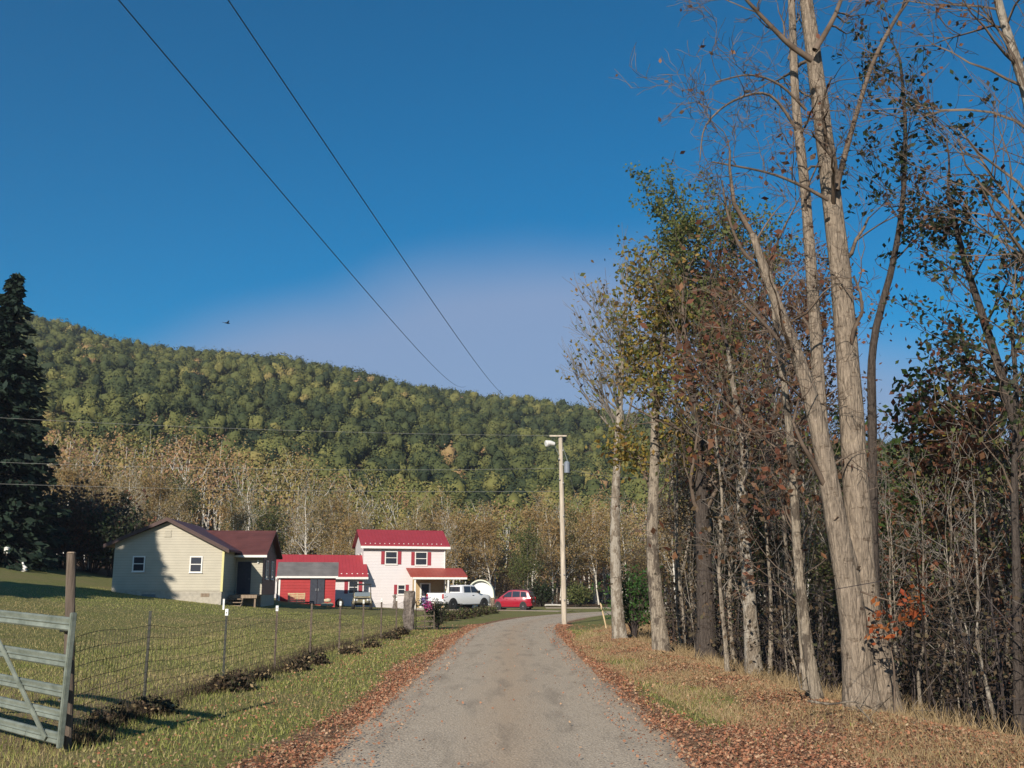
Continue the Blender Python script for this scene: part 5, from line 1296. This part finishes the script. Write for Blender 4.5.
for nm, m_, c_, n_, sp_ in (('pink_flowers', 'pink', (.06, -.06, .0), 260, .12), ('violet_flowers', 'violet', (-.04, -.03, .16), 220, .12), ('leaves', 'leaf_green', (-.1, 0, .1), 200, .16)):
    c = rng.normal(size=(n_, 3)) * sp_ * .75 + np.array(c_); v, f = leaf_quads(c, rng.uniform(.04, .07, n_), 1.2); np_mesh(nm, v, f, M[m_], FB)
# leaning stake and far log
def stick(name, label, cat_, A, B_, r, mat, sides=6):
    A = np.array(A, float); tb = Tubes(); tb.add(smooth_path(np.array([A * 0, (np.array(B_) - A) * .5 + rng.normal(size=3) * r * .2, np.array(B_) - A]), 3), r, sides, .1); o = tb.build(name, M[mat]); o.location = A; tag(o, label, cat_)
zz = P(607, 629, 42); stick('stake', 'thin pale stake leaning left beside the far road bend', 'stake', (zz[0], 42, Tz(zz[0], 42) - .1), P(600.5, 603, 42.3), .035, 'wood_new')
stick('fallen_log', 'pale fallen log lying across the junction left of the pole', 'log', (WX(545, 98), 98, Tz(WX(545, 98), 98) + .18), (WX(566, 99), 99, .12), .11, 'bark_white')
# reflector posts / small white marker on lawn, lawn stub
MW = put('marker_stake', 'short white marker stake on the lawn before the pale house', 'stake', 224.5, 57, 0)
MB().box(-.05, .05, -.02, .02, -.1, .55).build('stake_board', M['cap_white'], MW)
MB().box(-.052, .052, -.022, .022, .555, .59).build('stake_cap', M['trim_white'], MW)
# lattice post by red car
LP_ = put('brush_post', 'stout pale post wrapped in twigs between pickup truck and red car', 'post', 492.5, 78.5)
b = MB().box(-.14, .14, -.14, .14, -.1, .95); b.box(-.18, .18, -.18, .18, .951, 1.02); b.build('post_shaft', M['wood'], LP_)
tb = Tubes()
for _ in range(40):
    a = rng.random() * 6.28; p0 = np.array([math.cos(a) * .2, math.sin(a) * .2, 0]); tb.add([p0, p0 + [0, 0, .5] + rng.normal(size=3) * .06, p0 + [0, 0, .95] + rng.normal(size=3) * .15], [.015, .012, .006], 3)
tb.build('twigs', M['twig_grey'], LP_)
# white ornaments by the spruce
def small_white(u, d_, h, label, kind):
    x = WX(u, d_); o = empty(kind, (x, d_, Tz(x, d_))); tag(o, label, 'ornament'); return o
o = small_white(3, 69, 1.2, 'white box on a thin leg under the tall spruce', 'white_box')
MB().box(-.14, .14, -.14, .14, .95, 1.3).build('box_body', M['trim_white'], o, .02); MB().box(-.03, .03, -.03, .03, -.1, .949).build('leg', M['wood_old'], o)
MB().prism([(-.17, 1.301), (.17, 1.301), (0, 1.40)], -.16, .16, 'y').build('lid', M['trim_white'], o)
o = small_white(21.5, 68, .6, 'small curved white ornament standing right of the tall spruce', 'lawn_ornament')
b = MB(); b.cyl((-.12, 0, 0), (.14, 0, .18), .12, .16, 10); b.cyl((.14, 0, .18), (-.02, 0, .36), .14, .09, 10); b.build('ornament_body', M['trim_white'], o); MB().cyl((-.02, 0, .36), (-.1, 0, .62), .08, .06, 10).build('ornament_neck', M['trim_white'], o)
# bird
pb = P(227, 323, 70); bo_ = empty('bird', tuple(pb), .6); tag(bo_, 'tiny dark bird gliding above the left part of the hill', 'bird')
b = MB(); b.loft([[(x_, r_ * math.cos(a), r_ * math.sin(a)) for a in [k * math.pi / 4 for k in range(8)]] for x_, r_ in ((-.20, .01), (-.1, .04), (.05, .055), (.16, .035), (.22, .008))]); b.build('bird_body', M['black_plastic'], bo_, smooth=True)
for s in (-1, 1): MB().hexa([(-.05, s * .03, .0), (.09, s * .03, .0), (.03, s * .42, .08), (-.04, s * .40, .08), (-.05, s * .03, .012), (.09, s * .03, .012), (.03, s * .42, .088), (-.04, s * .40, .088)]).build('wing', M['black_plastic'], bo_)
MB().hexa([(-.32, -.06, 0), (-.18, -.02, 0), (-.18, .02, 0), (-.32, .06, 0), (-.32, -.06, .01), (-.18, -.02, .01), (-.18, .02, .01), (-.32, .06, .01)]).build('tail', M['black_plastic'], bo_)
print('objects', len(bpy.data.objects))
# ------------------------------------------------------------------ air
b = MB().box(-1405, 1405, -305, 1505, -12, 190)
hz_m, hnt, hout = new_mat('haze_air')
pv = N(hnt, 'ShaderNodeVolumePrincipled'); pv.inputs['Color'].default_value = (.82, .86, 1, 1); pv.inputs['Density'].default_value = .00022; pv.inputs['Anisotropy'].default_value = .2
L(hnt, pv.outputs[0], hout.inputs['Volume'])
tag(b.build('haze', hz_m), 'thin pale haze filling the valley air', 'haze', kind='stuff')
